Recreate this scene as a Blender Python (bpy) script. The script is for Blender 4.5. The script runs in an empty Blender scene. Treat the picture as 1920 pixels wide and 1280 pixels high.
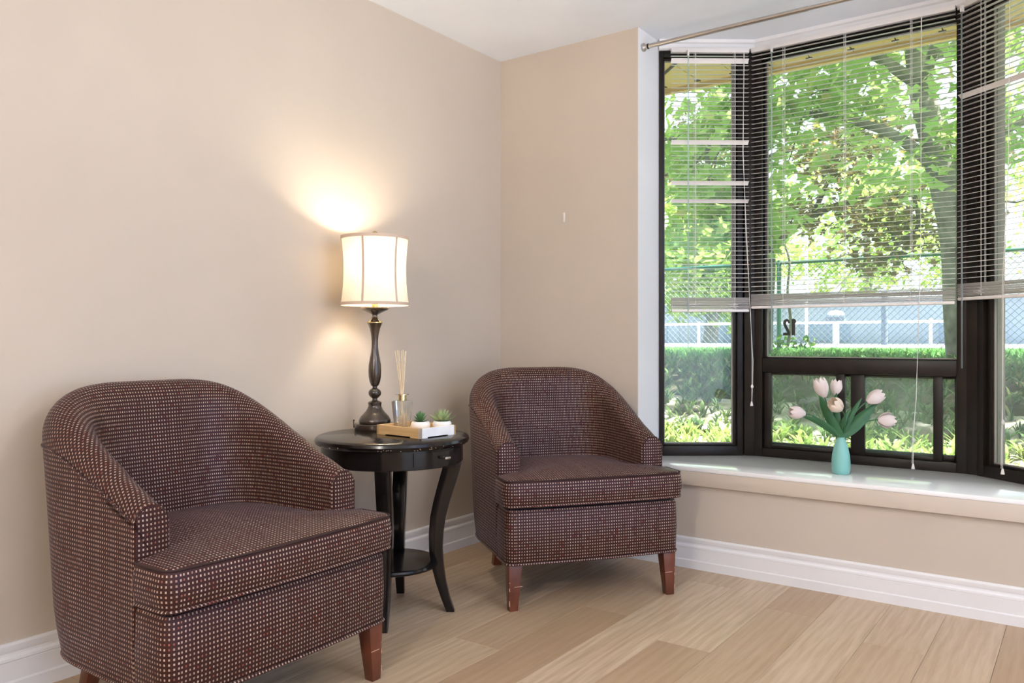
import bpy, bmesh, math, random
import numpy as np
from mathutils import Vector, Matrix, Euler
R = math.radians
random.seed(7); RNG = np.random.default_rng(7)
S = bpy.context.scene
COL = S.collection

# ------------------------------------------------------------------ camera
cd = bpy.data.cameras.new('camera'); cam = bpy.data.objects.new('camera', cd); COL.objects.link(cam)
cam.location = (2.478, -3.318, 1.002); cam.rotation_euler = (R(90), 0, R(35.93))
cd.sensor_width = 36; cd.lens = 36 * 1500 / 1920; cd.shift_y = -3 / 1920
cd.clip_start = .05; cd.clip_end = 300
S.camera = cam

# ------------------------------------------------------------------ world, sun, lights, exposure
w = bpy.data.worlds.new('sky'); S.world = w; w.use_nodes = True
nt = w.node_tree; nt.nodes.clear()
wo = nt.nodes.new('ShaderNodeOutputWorld'); bg = nt.nodes.new('ShaderNodeBackground')
tc = nt.nodes.new('ShaderNodeTexCoord'); sp = nt.nodes.new('ShaderNodeSeparateXYZ'); rp = nt.nodes.new('ShaderNodeValToRGB')
nt.links.new(tc.outputs['Generated'], sp.inputs[0]); nt.links.new(sp.outputs['Z'], rp.inputs[0])
rp.color_ramp.elements[0].position = 0; rp.color_ramp.elements[0].color = (.89, .95, 1, 1)
rp.color_ramp.elements[1].position = .7; rp.color_ramp.elements[1].color = (.68, .81, 1, 1)
nt.links.new(rp.outputs[0], bg.inputs[0]); nt.links.new(bg.outputs[0], wo.inputs[0])
bg.inputs[1].default_value = 2.6

sl = bpy.data.lights.new('sun', 'SUN'); sun = bpy.data.objects.new('sun', sl); COL.objects.link(sun)
sl.energy = 22.0; sl.angle = R(.6); sl.color = (1, .95, .84)
sun.rotation_euler = Vector((-.42, -.13, -.88)).to_track_quat('-Z', 'Y').to_euler()

def area(name, loc, direction, sx, sy, power, color, shape='RECTANGLE'):
    l = bpy.data.lights.new(name, 'AREA'); o = bpy.data.objects.new(name, l); COL.objects.link(o)
    l.shape = shape; l.size = sx
    if shape == 'RECTANGLE': l.size_y = sy
    l.energy = power; l.color = color; o.location = loc
    o.rotation_euler = Vector(direction).to_track_quat('-Z', 'Y').to_euler()
    return o
# added unseen fills at the right wall: blue for the chairs, upward for the ceiling
area('blue_side_fill', (4.56, -2.3, 1.3), (-1, 0, -.05), 3.0, 1.9, 42, (.26, .48, 1))
pb = area('ceiling_fill', (4.56, -2.3, .35), (-.75, .1, 1), 3.0, .6, 26, (.95, .97, 1)); pb.data.spread = R(85)
GLOBE_LIGHT = (245, 82)      # emission strength of the two unseen globes, rear lamp and added fill

S.view_settings.view_transform = 'Standard'; S.view_settings.look = 'None'
S.view_settings.exposure = 0.0; S.view_settings.gamma = 1.0; S.view_settings.use_curve_mapping = False

# ------------------------------------------------------------------ materials
class NT:
    def __init__(s, name):
        s.m = bpy.data.materials.new(name); s.m.use_nodes = True
        s.t = s.m.node_tree; s.t.nodes.clear()
        s.out = s.n('ShaderNodeOutputMaterial'); s.b = s.n('ShaderNodeBsdfPrincipled')
        s.l(s.b.outputs[0], s.out.inputs[0])
    def n(s, k, **kw):
        x = s.t.nodes.new(k)
        for a, b in kw.items(): setattr(x, a, b)
        return x
    def l(s, a, b): s.t.links.new(a, b)
    def math(s, op, a, b=None, c=None):
        x = s.n('ShaderNodeMath', operation=op)
        for i, q in enumerate((a, b, c)):
            if q is None: continue
            if hasattr(q, 'links'): s.l(q, x.inputs[i])
            else: x.inputs[i].default_value = q
        return x.outputs[0]
    def ramp(s, fac, stops):
        r = s.n('ShaderNodeValToRGB'); e = r.color_ramp.elements
        while len(e) < len(stops): e.new(.5)
        for q, (p, c) in zip(e, stops): q.position = p; q.color = (*c, 1)
        s.l(fac, r.inputs[0]); return r.outputs[0]
    def mix(s, fac, a, b, blend='MIX'):
        x = s.n('ShaderNodeMix', data_type='RGBA', blend_type=blend)
        for i, q in ((0, fac), (6, a), (7, b)):
            if hasattr(q, 'links'): s.l(q, x.inputs[i])
            elif i == 0: x.inputs[0].default_value = q
            else: x.inputs[i].default_value = (*q, 1)
        return x.outputs[2]
    def noise(s, scale, detail=3, coord='Object', stretch=None, rough=.5, offset=None):
        t = s.n('ShaderNodeTexCoord'); x = s.n('ShaderNodeTexNoise'); x.inputs['Scale'].default_value = scale
        x.inputs['Detail'].default_value = detail; x.inputs['Roughness'].default_value = rough
        mp = s.n('ShaderNodeMapping'); mp.inputs['Scale'].default_value = stretch or (1, 1, 1)
        s.l(t.outputs[coord], mp.inputs[0]); s.l(mp.outputs[0], x.inputs['Vector'])
        if offset is not None: s.l(offset, mp.inputs['Location'])
        return x.outputs[0]
    def bump(s, h, strength=.2, dist=.005):
        x = s.n('ShaderNodeBump'); x.inputs['Strength'].default_value = strength; x.inputs['Distance'].default_value = dist
        s.l(h, x.inputs['Height']); s.l(x.outputs[0], s.b.inputs['Normal'])
    def set(s, color=None, rough=.5, metal=0, spec=.5, **kw):
        if color is not None:
            if hasattr(color, 'links'): s.l(color, s.b.inputs['Base Color'])
            else: s.b.inputs['Base Color'].default_value = (*color, 1)
        s.b.inputs['Roughness'].default_value = rough; s.b.inputs['Metallic'].default_value = metal
        s.b.inputs['Specular IOR Level'].default_value = spec
        for k, v in kw.items(): s.b.inputs[k.replace('_', ' ')].default_value = v
        return s

def simple(name, c, rough=.5, metal=0, spec=.5, nscale=0, namt=.12, bump=0, bscale=80, **kw):
    k = NT(name)
    if nscale:
        f = k.noise(nscale)
        col = k.ramp(f, [(.3, tuple(x * (1 - namt) for x in c)), (.7, tuple(min(1, x * (1 + namt)) for x in c))])
    else: col = c
    k.set(col, rough, metal, spec, **kw)
    if bump: k.bump(k.noise(bscale, 2), bump, .004)
    return k.m

MAT = {}
MAT['wall'] = simple('taupe wall paint', (.57, .49, .405), .55, spec=.3, nscale=2, namt=.03, bump=.05, bscale=300)
MAT['white_wall'] = simple('white wall paint', (.80, .79, .78), .55, spec=.3, nscale=3, namt=.02)
MAT['ceil'] = simple('white ceiling paint', (.87, .90, .945), .8, spec=.2, nscale=4, namt=.02, bump=.25, bscale=160)
MAT['trim'] = simple('white gloss trim paint', (.80, .78, .77), .32, spec=.45, nscale=5, namt=.02)
MAT['sill'] = simple('white laminate window seat', (.92, .90, .88), .12, spec=.7)
MAT['apron'] = simple('taupe apron paint', (.61, .52, .425), .5, spec=.3)
MAT['frame'] = simple('dark bronze aluminium', (.011, .0075, .0055), .42, spec=.3, nscale=12, namt=.25)
MAT['gasket'] = simple('grey glazing bead', (.32, .29, .26), .5)
MAT['blind'] = simple('white blind slat', (.83, .78, .74), .35, spec=.5)
MAT['cord'] = simple('white cord', (.82, .79, .75), .6)
MAT['nickel'] = simple('brushed nickel', (.55, .50, .45), .28, 1)
MAT['brass'] = simple('brass', (.62, .47, .22), .25, 1)
MAT['gold'] = simple('polished gold collar', (.80, .66, .38), .15, 1)
MAT['bronze'] = simple('dark bronze lamp body', (.042, .027, .017), .25, spec=.6, nscale=9, namt=.5, Coat_Weight=.4, Coat_Roughness=.15)
MAT['trim_tan'] = simple('tan fabric binding', (.62, .47, .36), .8)
MAT['black_wood'] = simple('black lacquered wood', (.008, .006, .0055), .16, spec=.4, nscale=20, namt=.4)
MAT['mahogany'] = simple('reddish brown stained wood', (.115, .032, .016), .3, spec=.5, nscale=14, namt=.35)
MAT['scuff'] = simple('worn bare wood', (.55, .36, .26), .6)
MAT['reed'] = simple('pale reed', (.80, .66, .46), .7, nscale=60, namt=.1)
MAT['marble'] = simple('white marble print', (.86, .84, .84), .3, nscale=18, namt=.06)
MAT['pot'] = simple('matte white ceramic', (.86, .84, .82), .5)
MAT['aqua'] = simple('aqua glazed ceramic', (.20, .47, .42), .35, nscale=8, namt=.06)
MAT['green_metal'] = simple('dark green painted steel', (.03, .15, .12), .45)
MAT['wire'] = simple('green coated wire', (.03, .09, .08), .5)
MAT['white_metal'] = simple('white painted steel', (.85, .86, .9), .5)
MAT['bark'] = simple('grey bark', (.22, .20, .185), .9, nscale=9, namt=.45, bump=.8, bscale=30)
MAT['bark2'] = simple('brown grey bark', (.15, .13, .115), .9, nscale=9, namt=.45, bump=.8, bscale=30)
MAT['soffit'] = simple('tan soffit panel', (.86, .62, .30), .6, nscale=6, namt=.05)
MAT['dark_gap'] = simple('dark brown trim', (.05, .035, .02), .7)
MAT['siding'] = simple('outside wall render', (.30, .25, .24), .8, nscale=14, namt=.15)
MAT['pave'] = simple('pale concrete', (.36, .37, .42), .8, nscale=2, namt=.06)
MAT['far_wall'] = simple('pale blue grey cladding', (.36, .40, .50), .8, nscale=1.5, namt=.08)
MAT['far_glass'] = simple('blue grey far glazing', (.24, .30, .42), .3)
MAT['slate'] = simple('slate post paint', (.16, .19, .27), .5)
MAT['decal'] = simple('black vinyl', (.012, .012, .012), .4)
MAT['stone'] = simple('pinkish grey stone', (.21, .175, .165), .9, nscale=10, namt=.3, bump=.5, bscale=20)
MAT['hook'] = simple('white adhesive strip', (.78, .74, .68), .5)

def fabric():
    k = NT('woven dot upholstery'); pu, pv = .0099, .0114
    uv = k.n('ShaderNodeUVMap'); s = k.n('ShaderNodeSeparateXYZ'); k.l(uv.outputs[0], s.inputs[0])
    u = k.math('DIVIDE', s.outputs[0], pu); v = k.math('DIVIDE', s.outputs[1], pv)
    fu = k.math('ABSOLUTE', k.math('SUBTRACT', k.math('FRACT', u), .5)); fv = k.math('ABSOLUTE', k.math('SUBTRACT', k.math('FRACT', v), .5))
    dot = k.math('MULTIPLY', k.math('LESS_THAN', fu, .185), k.math('LESS_THAN', fv, .215))
    line = k.math('GREATER_THAN', fu, .455)
    cu = k.math('FLOOR', u); cv = k.math('FLOOR', v)
    wn = k.n('ShaderNodeTexWhiteNoise', noise_dimensions='1D'); k.l(cu, wn.inputs['W'])
    cb = k.n('ShaderNodeCombineXYZ'); k.l(cu, cb.inputs[0]); k.l(cv, cb.inputs[1])
    w2 = k.n('ShaderNodeTexWhiteNoise', noise_dimensions='2D'); k.l(cb.outputs[0], w2.inputs['Vector'])
    dcol = k.ramp(w2.outputs[0], [(0, (.46, .33, .25)), (.6, (.58, .44, .35)), (.9, (.46, .31, .24)), (.955, (.29, .075, .05))])
    dcol = k.mix(k.math('MULTIPLY', wn.outputs[0], .55), dcol, (.20, .12, .09))
    base = k.mix(k.noise(900, 2), (.024, .0070, .0035), (.054, .0165, .0082))
    base = k.mix(k.math('MULTIPLY', line, .4), base, (.070, .034, .026))
    c = k.mix(dot, base, dcol)
    k.b.inputs['Specular Tint'].default_value = (.58, .70, 1, 1); k.set(c, .5, spec=.24, Sheen_Weight=.04, Sheen_Roughness=.45)  # blue specular and sheen tints put cool window light into the fabric
    k.b.inputs['Sheen Tint'].default_value = (.50, .58, 1, 1)
    k.bump(dot, .35, .0015); return k.m
MAT['fabric'] = fabric()
MAT['fabric_dark'] = simple('dark seam thread', (.03, .014, .012), .9)

def plank_mat():
    k = NT('oak vinyl plank'); oi = k.n('ShaderNodeObjectInfo')
    off = k.n('ShaderNodeCombineXYZ')
    k.l(k.math('MULTIPLY', oi.outputs['Random'], 37.0), off.inputs[0]); k.l(k.math('MULTIPLY', oi.outputs['Random'], 91.0), off.inputs[1])
    g = k.noise(3.2, 8, stretch=(26, 1.3, 1), rough=.6, offset=off.outputs[0])
    big = k.noise(1.4, 2, stretch=(5, .8, 1), offset=off.outputs[0])
    t = k.n('ShaderNodeTexCoord'); mp = k.n('ShaderNodeMapping'); mp.inputs['Scale'].default_value = (1, .16, 1)
    k.l(t.outputs['Object'], mp.inputs[0]); k.l(off.outputs[0], mp.inputs['Location'])
    wv = k.n('ShaderNodeTexWave', wave_type='BANDS', bands_direction='X'); wv.inputs['Scale'].default_value = 9; wv.inputs['Distortion'].default_value = 7
    wv.inputs['Detail'].default_value = 3; wv.inputs['Detail Scale'].default_value = 1.6; k.l(mp.outputs[0], wv.inputs['Vector'])
    f = k.math('ADD', k.math('MULTIPLY', g, .6), k.math('ADD', k.math('MULTIPLY', big, .28), k.math('MULTIPLY', wv.outputs[1], .12)))
    c = k.ramp(f, [(.32, (.42, .30, .19)), (.47, (.52, .39, .26)), (.6, (.60, .465, .325)), (.75, (.66, .53, .39))])
    c = k.mix(k.math('MULTIPLY', oi.outputs['Random'], .75), c, (.36, .235, .135))
    k.set(c, .38, spec=.35); k.bump(g, .06, .002); return k.m
MAT['plank'] = plank_mat()
def bamboo():
    k = NT('bamboo'); g = k.noise(6, 5, stretch=(1, 12, 14))
    k.set(k.ramp(g, [(.3, (.55, .33, .13)), (.7, (.74, .50, .24))]), .4); return k.m
MAT['bamboo'] = bamboo()

def glass(name, haze, tint=(.93, .97, .96)):
    k = NT(name); k.t.nodes.remove(k.b)
    tr = k.n('ShaderNodeBsdfTransparent'); tr.inputs[0].default_value = (*tint, 1)
    gl = k.n('ShaderNodeBsdfGlossy'); gl.inputs['Roughness'].default_value = .02
    fr = k.n('ShaderNodeFresnel'); fr.inputs[0].default_value = 1.35
    m = k.n('ShaderNodeMixShader'); k.l(fr.outputs[0], m.inputs[0]); k.l(tr.outputs[0], m.inputs[1]); k.l(gl.outputs[0], m.inputs[2])
    if haze:
        tl = k.n('ShaderNodeBsdfTranslucent'); tl.inputs[0].default_value = (.9, .95, 1, 1)
        m2 = k.n('ShaderNodeMixShader'); n = k.noise(7, 4, stretch=(1, 1, .4))
        k.l(k.math('MULTIPLY', n, haze), m2.inputs[0]); k.l(m.outputs[0], m2.inputs[1]); k.l(tl.outputs[0], m2.inputs[2]); m = m2
    k.l(m.outputs[0], k.out.inputs[0]); return k.m
MAT['pane'] = glass('window glass', .09)
MAT['pane2'] = glass('dusty sliding glass', .10)
MAT['bottle'] = glass('clear bottle glass', .35, (.98, .99, .97))
MAT['wand'] = glass('clear wand plastic', .9)

def thin(name, stops, trans=.45, rough=.5, spec=.35, island=True, tcol=None):
    k = NT(name)
    if island:
        g = k.n('ShaderNodeNewGeometry'); f = g.outputs['Random Per Island']
    else: f = k.noise(30)
    c = k.ramp(f, stops); k.set(c, rough, spec=spec)
    tl = k.n('ShaderNodeBsdfTranslucent')
    if tcol: k.l(k.mix(.6, c, tcol), tl.inputs[0])
    else: k.l(c, tl.inputs[0])
    m = k.n('ShaderNodeMixShader'); m.inputs[0].default_value = trans
    k.l(k.b.outputs[0], m.inputs[1]); k.l(tl.outputs[0], m.inputs[2]); k.l(m.outputs[0], k.out.inputs[0]); return k.m
MAT['leafA'] = thin('maple green leaves', [(0, (.19, .34, .10)), (.45, (.31, .50, .14)), (.8, (.46, .62, .19)), (.93, (.58, .65, .23)), (1, (.56, .33, .18))], .62, tcol=(.64, .80, .26))
MAT['leafB'] = thin('copper maple leaves', [(0, (.15, .14, .06)), (.4, (.26, .20, .09)), (.7, (.30, .17, .11)), (.88, (.42, .44, .10)), (1, (.52, .30, .14))], .5)
MAT['leafC'] = thin('sunny yellow green leaves', [(0, (.26, .42, .08)), (.5, (.42, .58, .12)), (1, (.62, .68, .20))], .5)
MAT['weed'] = thin('weed leaves', [(0, (.05, .15, .035)), (.5, (.11, .25, .05)), (.85, (.22, .34, .07)), (1, (.40, .40, .16))], .35)
MAT['weed_painted_sun'] = thin('sun-painted weed leaves', [(0, (.20, .32, .07)), (.5, (.34, .46, .12)), (.85, (.50, .56, .20)), (1, (.62, .60, .34))], .45)  # sunlit copy of the weed colours, the light is in the paint
MAT['weed_painted_shade'] = thin('shade-painted bank weeds', [(0, (.045, .11, .03)), (.5, (.10, .20, .05)), (.85, (.18, .27, .08)), (1, (.34, .31, .17))], .3)  # darker weed copy with the bank's shade put into its colours
MAT['grass'] = thin('lawn grass', [(0, (.06, .20, .05)), (.6, (.12, .30, .07)), (1, (.25, .40, .10))], .3)
MAT['tulip_leaf'] = thin('tulip leaf green', [(0, (.035, .12, .05)), (1, (.06, .18, .07))], .2, .4, island=False)
MAT['petal'] = thin('blush white petals', [(.3, (.90, .77, .73)), (.7, (.94, .86, .82))], .3, .5, island=False)
MAT['petal_w'] = thin('cream petals', [(.3, (.92, .76, .58)), (.7, (.94, .86, .78))], .3, .5, island=False)
MAT['succ1'] = thin('deep green succulent', [(0, (.06, .17, .07)), (1, (.12, .26, .10))], .1, .5)
MAT['succ2'] = thin('pale green succulent', [(0, (.22, .36, .14)), (1, (.42, .52, .26))], .15, .5)

def ground_mat(name, a, b, c2, sc):
    k = NT(name); f = k.noise(sc, 6, rough=.65)
    k.set(k.ramp(f, [(.3, a), (.5, b), (.72, c2)]), .95, spec=.1); k.bump(f, .8, .05); return k.m
MAT['soil'] = ground_mat('weedy soil', (.03, .06, .018), (.075, .07, .042), (.24, .19, .155), 6)
MAT['bounce_mulch'] = ground_mat('pale dry mulch', (.50, .43, .33), (.64, .57, .46), (.75, .70, .60), 9)
MAT['lawn'] = ground_mat('lawn turf', (.05, .17, .045), (.09, .24, .06), (.17, .32, .09), 3)

def shade_mat():
    k = NT('cream linen shade'); f = k.noise(220, 2, stretch=(1, 1, .25))
    c = k.ramp(f, [(.3, (.86, .76, .58)), (.7, (.92, .84, .68))]); k.set(c, .9, spec=.1)
    tl = k.n('ShaderNodeBsdfTranslucent'); k.l(c, tl.inputs[0])
    m = k.n('ShaderNodeMixShader'); m.inputs[0].default_value = .085
    k.l(k.b.outputs[0], m.inputs[1]); k.l(tl.outputs[0], m.inputs[2]); k.l(m.outputs[0], k.out.inputs[0]); return k.m
MAT['shade'] = shade_mat()
def emit(name, c, s):
    k = NT(name); k.set((.9, .9, .9), .5); k.b.inputs['Emission Color'].default_value = (*c, 1); k.b.inputs['Emission Strength'].default_value = s; return k.m
MAT['diffuser'] = [emit('lit opal globe', (1, .94, .87), e_) for e_ in GLOBE_LIGHT]
MAT['bulb'] = emit('lit bulb', (1, .86, .62), 6)

# ------------------------------------------------------------------ mesh helpers
def tag(o, label=None, cat=None, group=None, kind=None):
    if label: o['label'] = label
    if cat: o['category'] = cat
    if group: o['group'] = group
    if kind: o['kind'] = kind
    return o
def empty(name, loc=(0, 0, 0), rz=0, label=None, cat=None, group=None, kind=None, parent=None):
    o = bpy.data.objects.new(name, None); COL.objects.link(o); o.location = loc; o.rotation_euler = (0, 0, rz)
    o.empty_display_size = .05; o.parent = parent
    return tag(o, label, cat, group, kind)
def link(name, me, parent=None, loc=(0, 0, 0), rot=(0, 0, 0), scale=(1, 1, 1)):
    o = bpy.data.objects.new(name, me); COL.objects.link(o); o.parent = parent
    o.location = loc; o.rotation_euler = rot; o.scale = scale; return o

class MB:
    def __init__(s): s.v = []; s.f = []; s.uv = None
    def add(s, v, f):
        b = len(s.v); s.v += [tuple(x) for x in v]; s.f += [tuple(i + b for i in q) for q in f]; return s
    def box(s, x0, x1, y0, y1, z0, z1):
        return s.add([(x0, y0, z0), (x1, y0, z0), (x1, y1, z0), (x0, y1, z0), (x0, y0, z1), (x1, y0, z1), (x1, y1, z1), (x0, y1, z1)],
                     [(3, 2, 1, 0), (4, 5, 6, 7), (0, 1, 5, 4), (1, 2, 6, 5), (2, 3, 7, 6), (3, 0, 4, 7)])
    def prism(s, poly, z0, z1):
        n = len(poly)
        return s.add([(x, y, z0) for x, y in poly] + [(x, y, z1) for x, y in poly],
                     [tuple(range(n - 1, -1, -1)), tuple(range(n, 2 * n))] + [(i, (i + 1) % n, n + (i + 1) % n, n + i) for i in range(n)])
    def loft(s, rings, caps=True, closed=True):
        n = len(rings[0]); v = [p for r in rings for p in r]; f = []
        for a in range(len(rings) - 1):
            for i in range(n if closed else n - 1):
                j = (i + 1) % n; f.append((a * n + i, a * n + j, (a + 1) * n + j, (a + 1) * n + i))
        if caps: f += [tuple(range(n - 1, -1, -1)), tuple((len(rings) - 1) * n + i for i in range(n))]
        return s.add(v, f)
    def lathe(s, prof, n=32, caps=True, c=(0, 0)):
        return s.loft([[(c[0] + r * math.cos(2 * math.pi * i / n), c[1] + r * math.sin(2 * math.pi * i / n), z) for i in range(n)] for r, z in prof], caps)
    def tube(s, path, r, n=8, caps=True):
        P = [Vector(p) for p in path]; rr = r if hasattr(r, '__len__') else [r] * len(P); rings = []; up = None
        for i, p in enumerate(P):
            t = (P[min(i + 1, len(P) - 1)] - P[max(i - 1, 0)])
            if t.length < 1e-9: t = Vector((0, 0, 1))
            t.normalize()
            if up is None: up = Vector((0, 0, 1)) if abs(t.z) < .9 else Vector((1, 0, 0))
            a = up.cross(t)
            if a.length < 1e-4: a = Vector((1, .3, 0)).cross(t)
            a.normalize(); b = t.cross(a); up = b
            rings.append([tuple(p + (a * math.cos(2 * math.pi * k / n) + b * math.sin(2 * math.pi * k / n)) * rr[i]) for k in range(n)])
        return s.loft(rings, caps)
    def mesh(s, name, mat, smooth=None, bevel=0, seg=2):
        me = bpy.data.meshes.new(name); me.from_pydata(s.v, [], s.f); me.update()
        if bevel:
            bm = bmesh.new(); bm.from_mesh(me)
            es = [e for e in bm.edges if len(e.link_faces) == 2 and e.calc_face_angle(0) > R(35)]
            bmesh.ops.bevel(bm, geom=es, offset=bevel, segments=seg, profile=.5, affect='EDGES'); bm.to_mesh(me); bm.free()
        me.materials.append(MAT[mat] if isinstance(mat, str) else mat)
        if smooth is not None:
            me.polygons.foreach_set('use_smooth', [True] * len(me.polygons))
            me.set_sharp_from_angle(angle=R(smooth))
        if mat == 'fabric' and len(s.v) and not me.uv_layers: uv_box(me)
        me.update(); return me
    def build(s, name, mat, parent=None, smooth=None, bevel=0, seg=2, loc=(0, 0, 0), rot=(0, 0, 0)):
        return link(name, s.mesh(name, mat, smooth, bevel, seg), parent, loc, rot)

def bx(name, mat, x0, x1, y0, y1, z0, z1, parent=None, bevel=0, kind=None):
    o = MB().box(x0, x1, y0, y1, z0, z1).build(name, mat, parent, 30 if bevel else None, bevel)
    if kind: o['kind'] = kind
    return o
def uv_box(me, off=(0, 0)):
    u = me.uv_layers[0] if me.uv_layers else me.uv_layers.new(name='UVMap') if not me.uv_layers else me.uv_layers[0]
    for p in me.polygons:
        n = p.normal; a = max(range(3), key=lambda i: abs(n[i]))
        for li in p.loop_indices:
            c = me.vertices[me.loops[li].vertex_index].co
            u.data[li].uv = ((c.y, c.z) if a == 0 else (c.x, c.z) if a == 1 else (c.x, c.y))

# ------------------------------------------------------------------ room shell
CH = 2.44; BX0, BX1 = .788, 2.432          # bay opening
A = (.788, .215); B = (1.16, .495); C = (2.06, .495); D = (2.432, .215)
RX, RY = 4.62, -5.6
fl = bx('floor', 'mahogany', -.1, RX + .1, RY - .1, .05, -.12, -.006, kind='structure')
ceil = MB().prism([(-.15, RY - .15), (RX + .15, RY - .15), (RX + .15, .15), (2.53, .15), (2.53, .28), (2.11, .60), (1.11, .60), (.69, .28), (.69, .15), (-.15, .15)], CH, CH + .12).build('ceiling', 'ceil'); ceil['kind'] = 'structure'
bx('wall_left', 'wall', -.15, 0, RY - .15, .15, 0, CH, kind='structure')
wb = empty('wall_back', kind='structure')
bx('wall_panel', 'wall', 0, BX0, 0, .15, 0, CH, wb)
bx('wall_panel', 'wall', BX1, RX + .15, 0, .15, 0, CH, wb)
bx('wall_panel', 'wall', BX0, BX1, 0, .15, 0, .365, wb)
# white painted returns at both sides of the bay
for x0, x1 in ((BX0 - .12, BX0 + .001), (BX1 - .001, BX1 + .12)):
    bx('white_return', 'white_wall', x0 if x0 < 1 else BX1 - .001, x1, -.0005 if 0 else .002, .235, .445, CH, wb)
wr = empty('wall_right', kind='structure')
bx('wall_panel', 'wall', RX, RX + .15, RY, -3.85, 0, CH, wr); bx('wall_panel', 'wall', RX, RX + .15, -.75, 0, 0, CH, wr)
bx('wall_panel', 'wall', RX, RX + .15, -3.85, -.75, 2.28, CH, wr)
bx('wall_front', 'wall', 0, RX, RY - .15, RY, 0, CH, kind='structure')
d1 = empty('unseen_door', (RX + .07, -2.3, 0), kind='structure')  # unseen door frame and opening, made up for the side fill
for y in (-1.54, -.02, 1.50): bx('door_stile', 'frame', -.03, .03, y, y + .05, 0, 2.28, d1)
bx('door_rail', 'frame', -.03, .03, -1.54, 1.55, 2.22, 2.28, d1); bx('door_rail', 'frame', -.03, .03, -1.54, 1.55, 0, .06, d1)

# floor planks (each its own piece, running along the left wall)
PWid, PLen = .187, 1.22
pm = MB().box(0, PWid - .0009, 0, PLen - .0005, -.006, 0).mesh('plank', 'plank', None, .0005, 1)
k = 0
x = 1.489 - PWid * 8
while x < 3.6:
    off = (k * .437) % 1 * PLen
    if abs(x - 1.676) < .02: off = .95
    y = -4.6 + off
    while y < -.002:
        l = min(PLen, -.002 - y)
        if l > .02:
            me = pm if l > PLen - .01 else MB().box(0, PWid - .0009, 0, l - .0005, -.006, 0).mesh('plank', 'plank', None, .0005, 1)
            link('plank', me, fl, (x, y, 0))
        y += PLen
    x += PWid; k += 1
bx('floor_board_field', 'plank', 0, 3.6, RY, -4.6, -.006, -.0002, fl); bx('floor_board_field', 'plank', 3.68, RX, RY, 0, -.006, -.0002, fl)

def profile_run(name, prof, p0, p1, nrm, mat, parent=None):
    a, b, n = Vector((*p0, 0)), Vector((*p1, 0)), Vector((*nrm, 0)); m = MB()
    m.loft([[tuple(a + n * o + Vector((0, 0, z))) for o, z in prof], [tuple(b + n * o + Vector((0, 0, z))) for o, z in prof]])
    return m.build(name, mat, parent, 25)
BB = [(0, .147), (.007, .147), (.0105, .140), (.0105, .128), (.0075, .119), (.0085, .113), (.0145, .106), (.0155, .098), (.0135, .0955), (.0145, .094), (.0145, .043), (.0185, .038), (.0185, 0), (0, 0)]
profile_run('baseboard_left', BB, (0, 0), (0, RY), (1, 0), 'trim')['kind'] = 'structure'
BB2 = [(o, z * .918) for o, z in BB]
profile_run('baseboard_back', BB2, (RX, 0), (0, 0), (0, -1), 'trim')['kind'] = 'structure'

# ------------------------------------------------------------------ bay: seat, head trim, windows
seat = empty('trim_1', kind='structure')
MB().prism([(BX0, -.022), (BX1, -.022), (BX1, .235), (2.10, .52), (1.12, .52), (BX0, .235)], .427, .445).build('seat_top', 'sill', seat, 30, .002)
bx('apron', 'apron', BX0 - .02, BX1 + .02, -.02, .0, .365, .4265, seat, .001)
MB().prism([(BX0, .001), (BX1, .001), (BX1, .25), (2.10, .54), (1.12, .54), (BX0, .25)], .30, .426).build('seat_base', 'siding', seat)
ht = empty('trim_2', kind='structure')
def seg_frame(p0, p1):
    a = Vector((*p0, 0)); b = Vector((*p1, 0)); d = (b - a); L = d.length; d.normalize()
    return a, math.atan2(d.y, d.x), L       # local x along segment, local -y towards the room
HP = [(0, 2.44), (.030, 2.44), (.030, 2.425), (.020, 2.42), (.020, 2.398), (.012, 2.392), (0, 2.392)]
for p0, p1 in ((A, B), (B, C), (C, D)):
    a, rz, L = seg_frame(p0, p1); e = .02
    m = MB(); m.loft([[(-e if p0 != A else 0, -o, z) for o, z in HP], [(L + e if p1 != D else L, -o, z) for o, z in HP]])
    m.build('head_casing', 'trim', ht, 25, loc=a, rot=(0, 0, rz))

def rect_frame(par, name, mat, x0, x1, z0, z1, wl, wr_, wb_, wt, y0, y1, bev=.002):
    bx(name + '_stile', mat, x0, x0 + wl, y0, y1, z0, z1, par, bev); bx(name + '_stile', mat, x1 - wr_, x1, y0, y1, z0, z1, par, bev)
    bx(name + '_rail', mat, x0 + wl, x1 - wr_, y0, y1, z0, z0 + wb_, par, bev); bx(name + '_rail', mat, x0 + wl, x1 - wr_, y0, y1, z1 - wt, z1, par, bev)
def bead(par, x0, x1, z0, z1, y, w_=.005):
    m = MB()
    for q in ((x0, x0 + w_, z0, z1), (x1 - w_, x1, z0, z1), (x0, x1, z0, z0 + w_), (x0, x1, z1 - w_, z1)): m.box(q[0], q[1], y, y + .008, q[2], q[3])
    m.build('glazing_bead', 'gasket', par)
Z0, Z1 = .445, 2.392
# left flanker
a, rz, L = seg_frame(A, B); w1 = empty('window_1', a, rz, kind='structure')
rect_frame(w1, 'frame', 'frame', .004, .408, Z0, Z1, .020, .026, .046, .030, -.006, .07)
rect_frame(w1, 'sash', 'frame', .024, .382, .491, 2.362, .008, .014, .010, .008, .012, .05)
bead(w1, .032, .368, .501, 2.354, .028); bx('pane', 'pane', .032, .368, .036, .040, .50, 2.355, w1)
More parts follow.
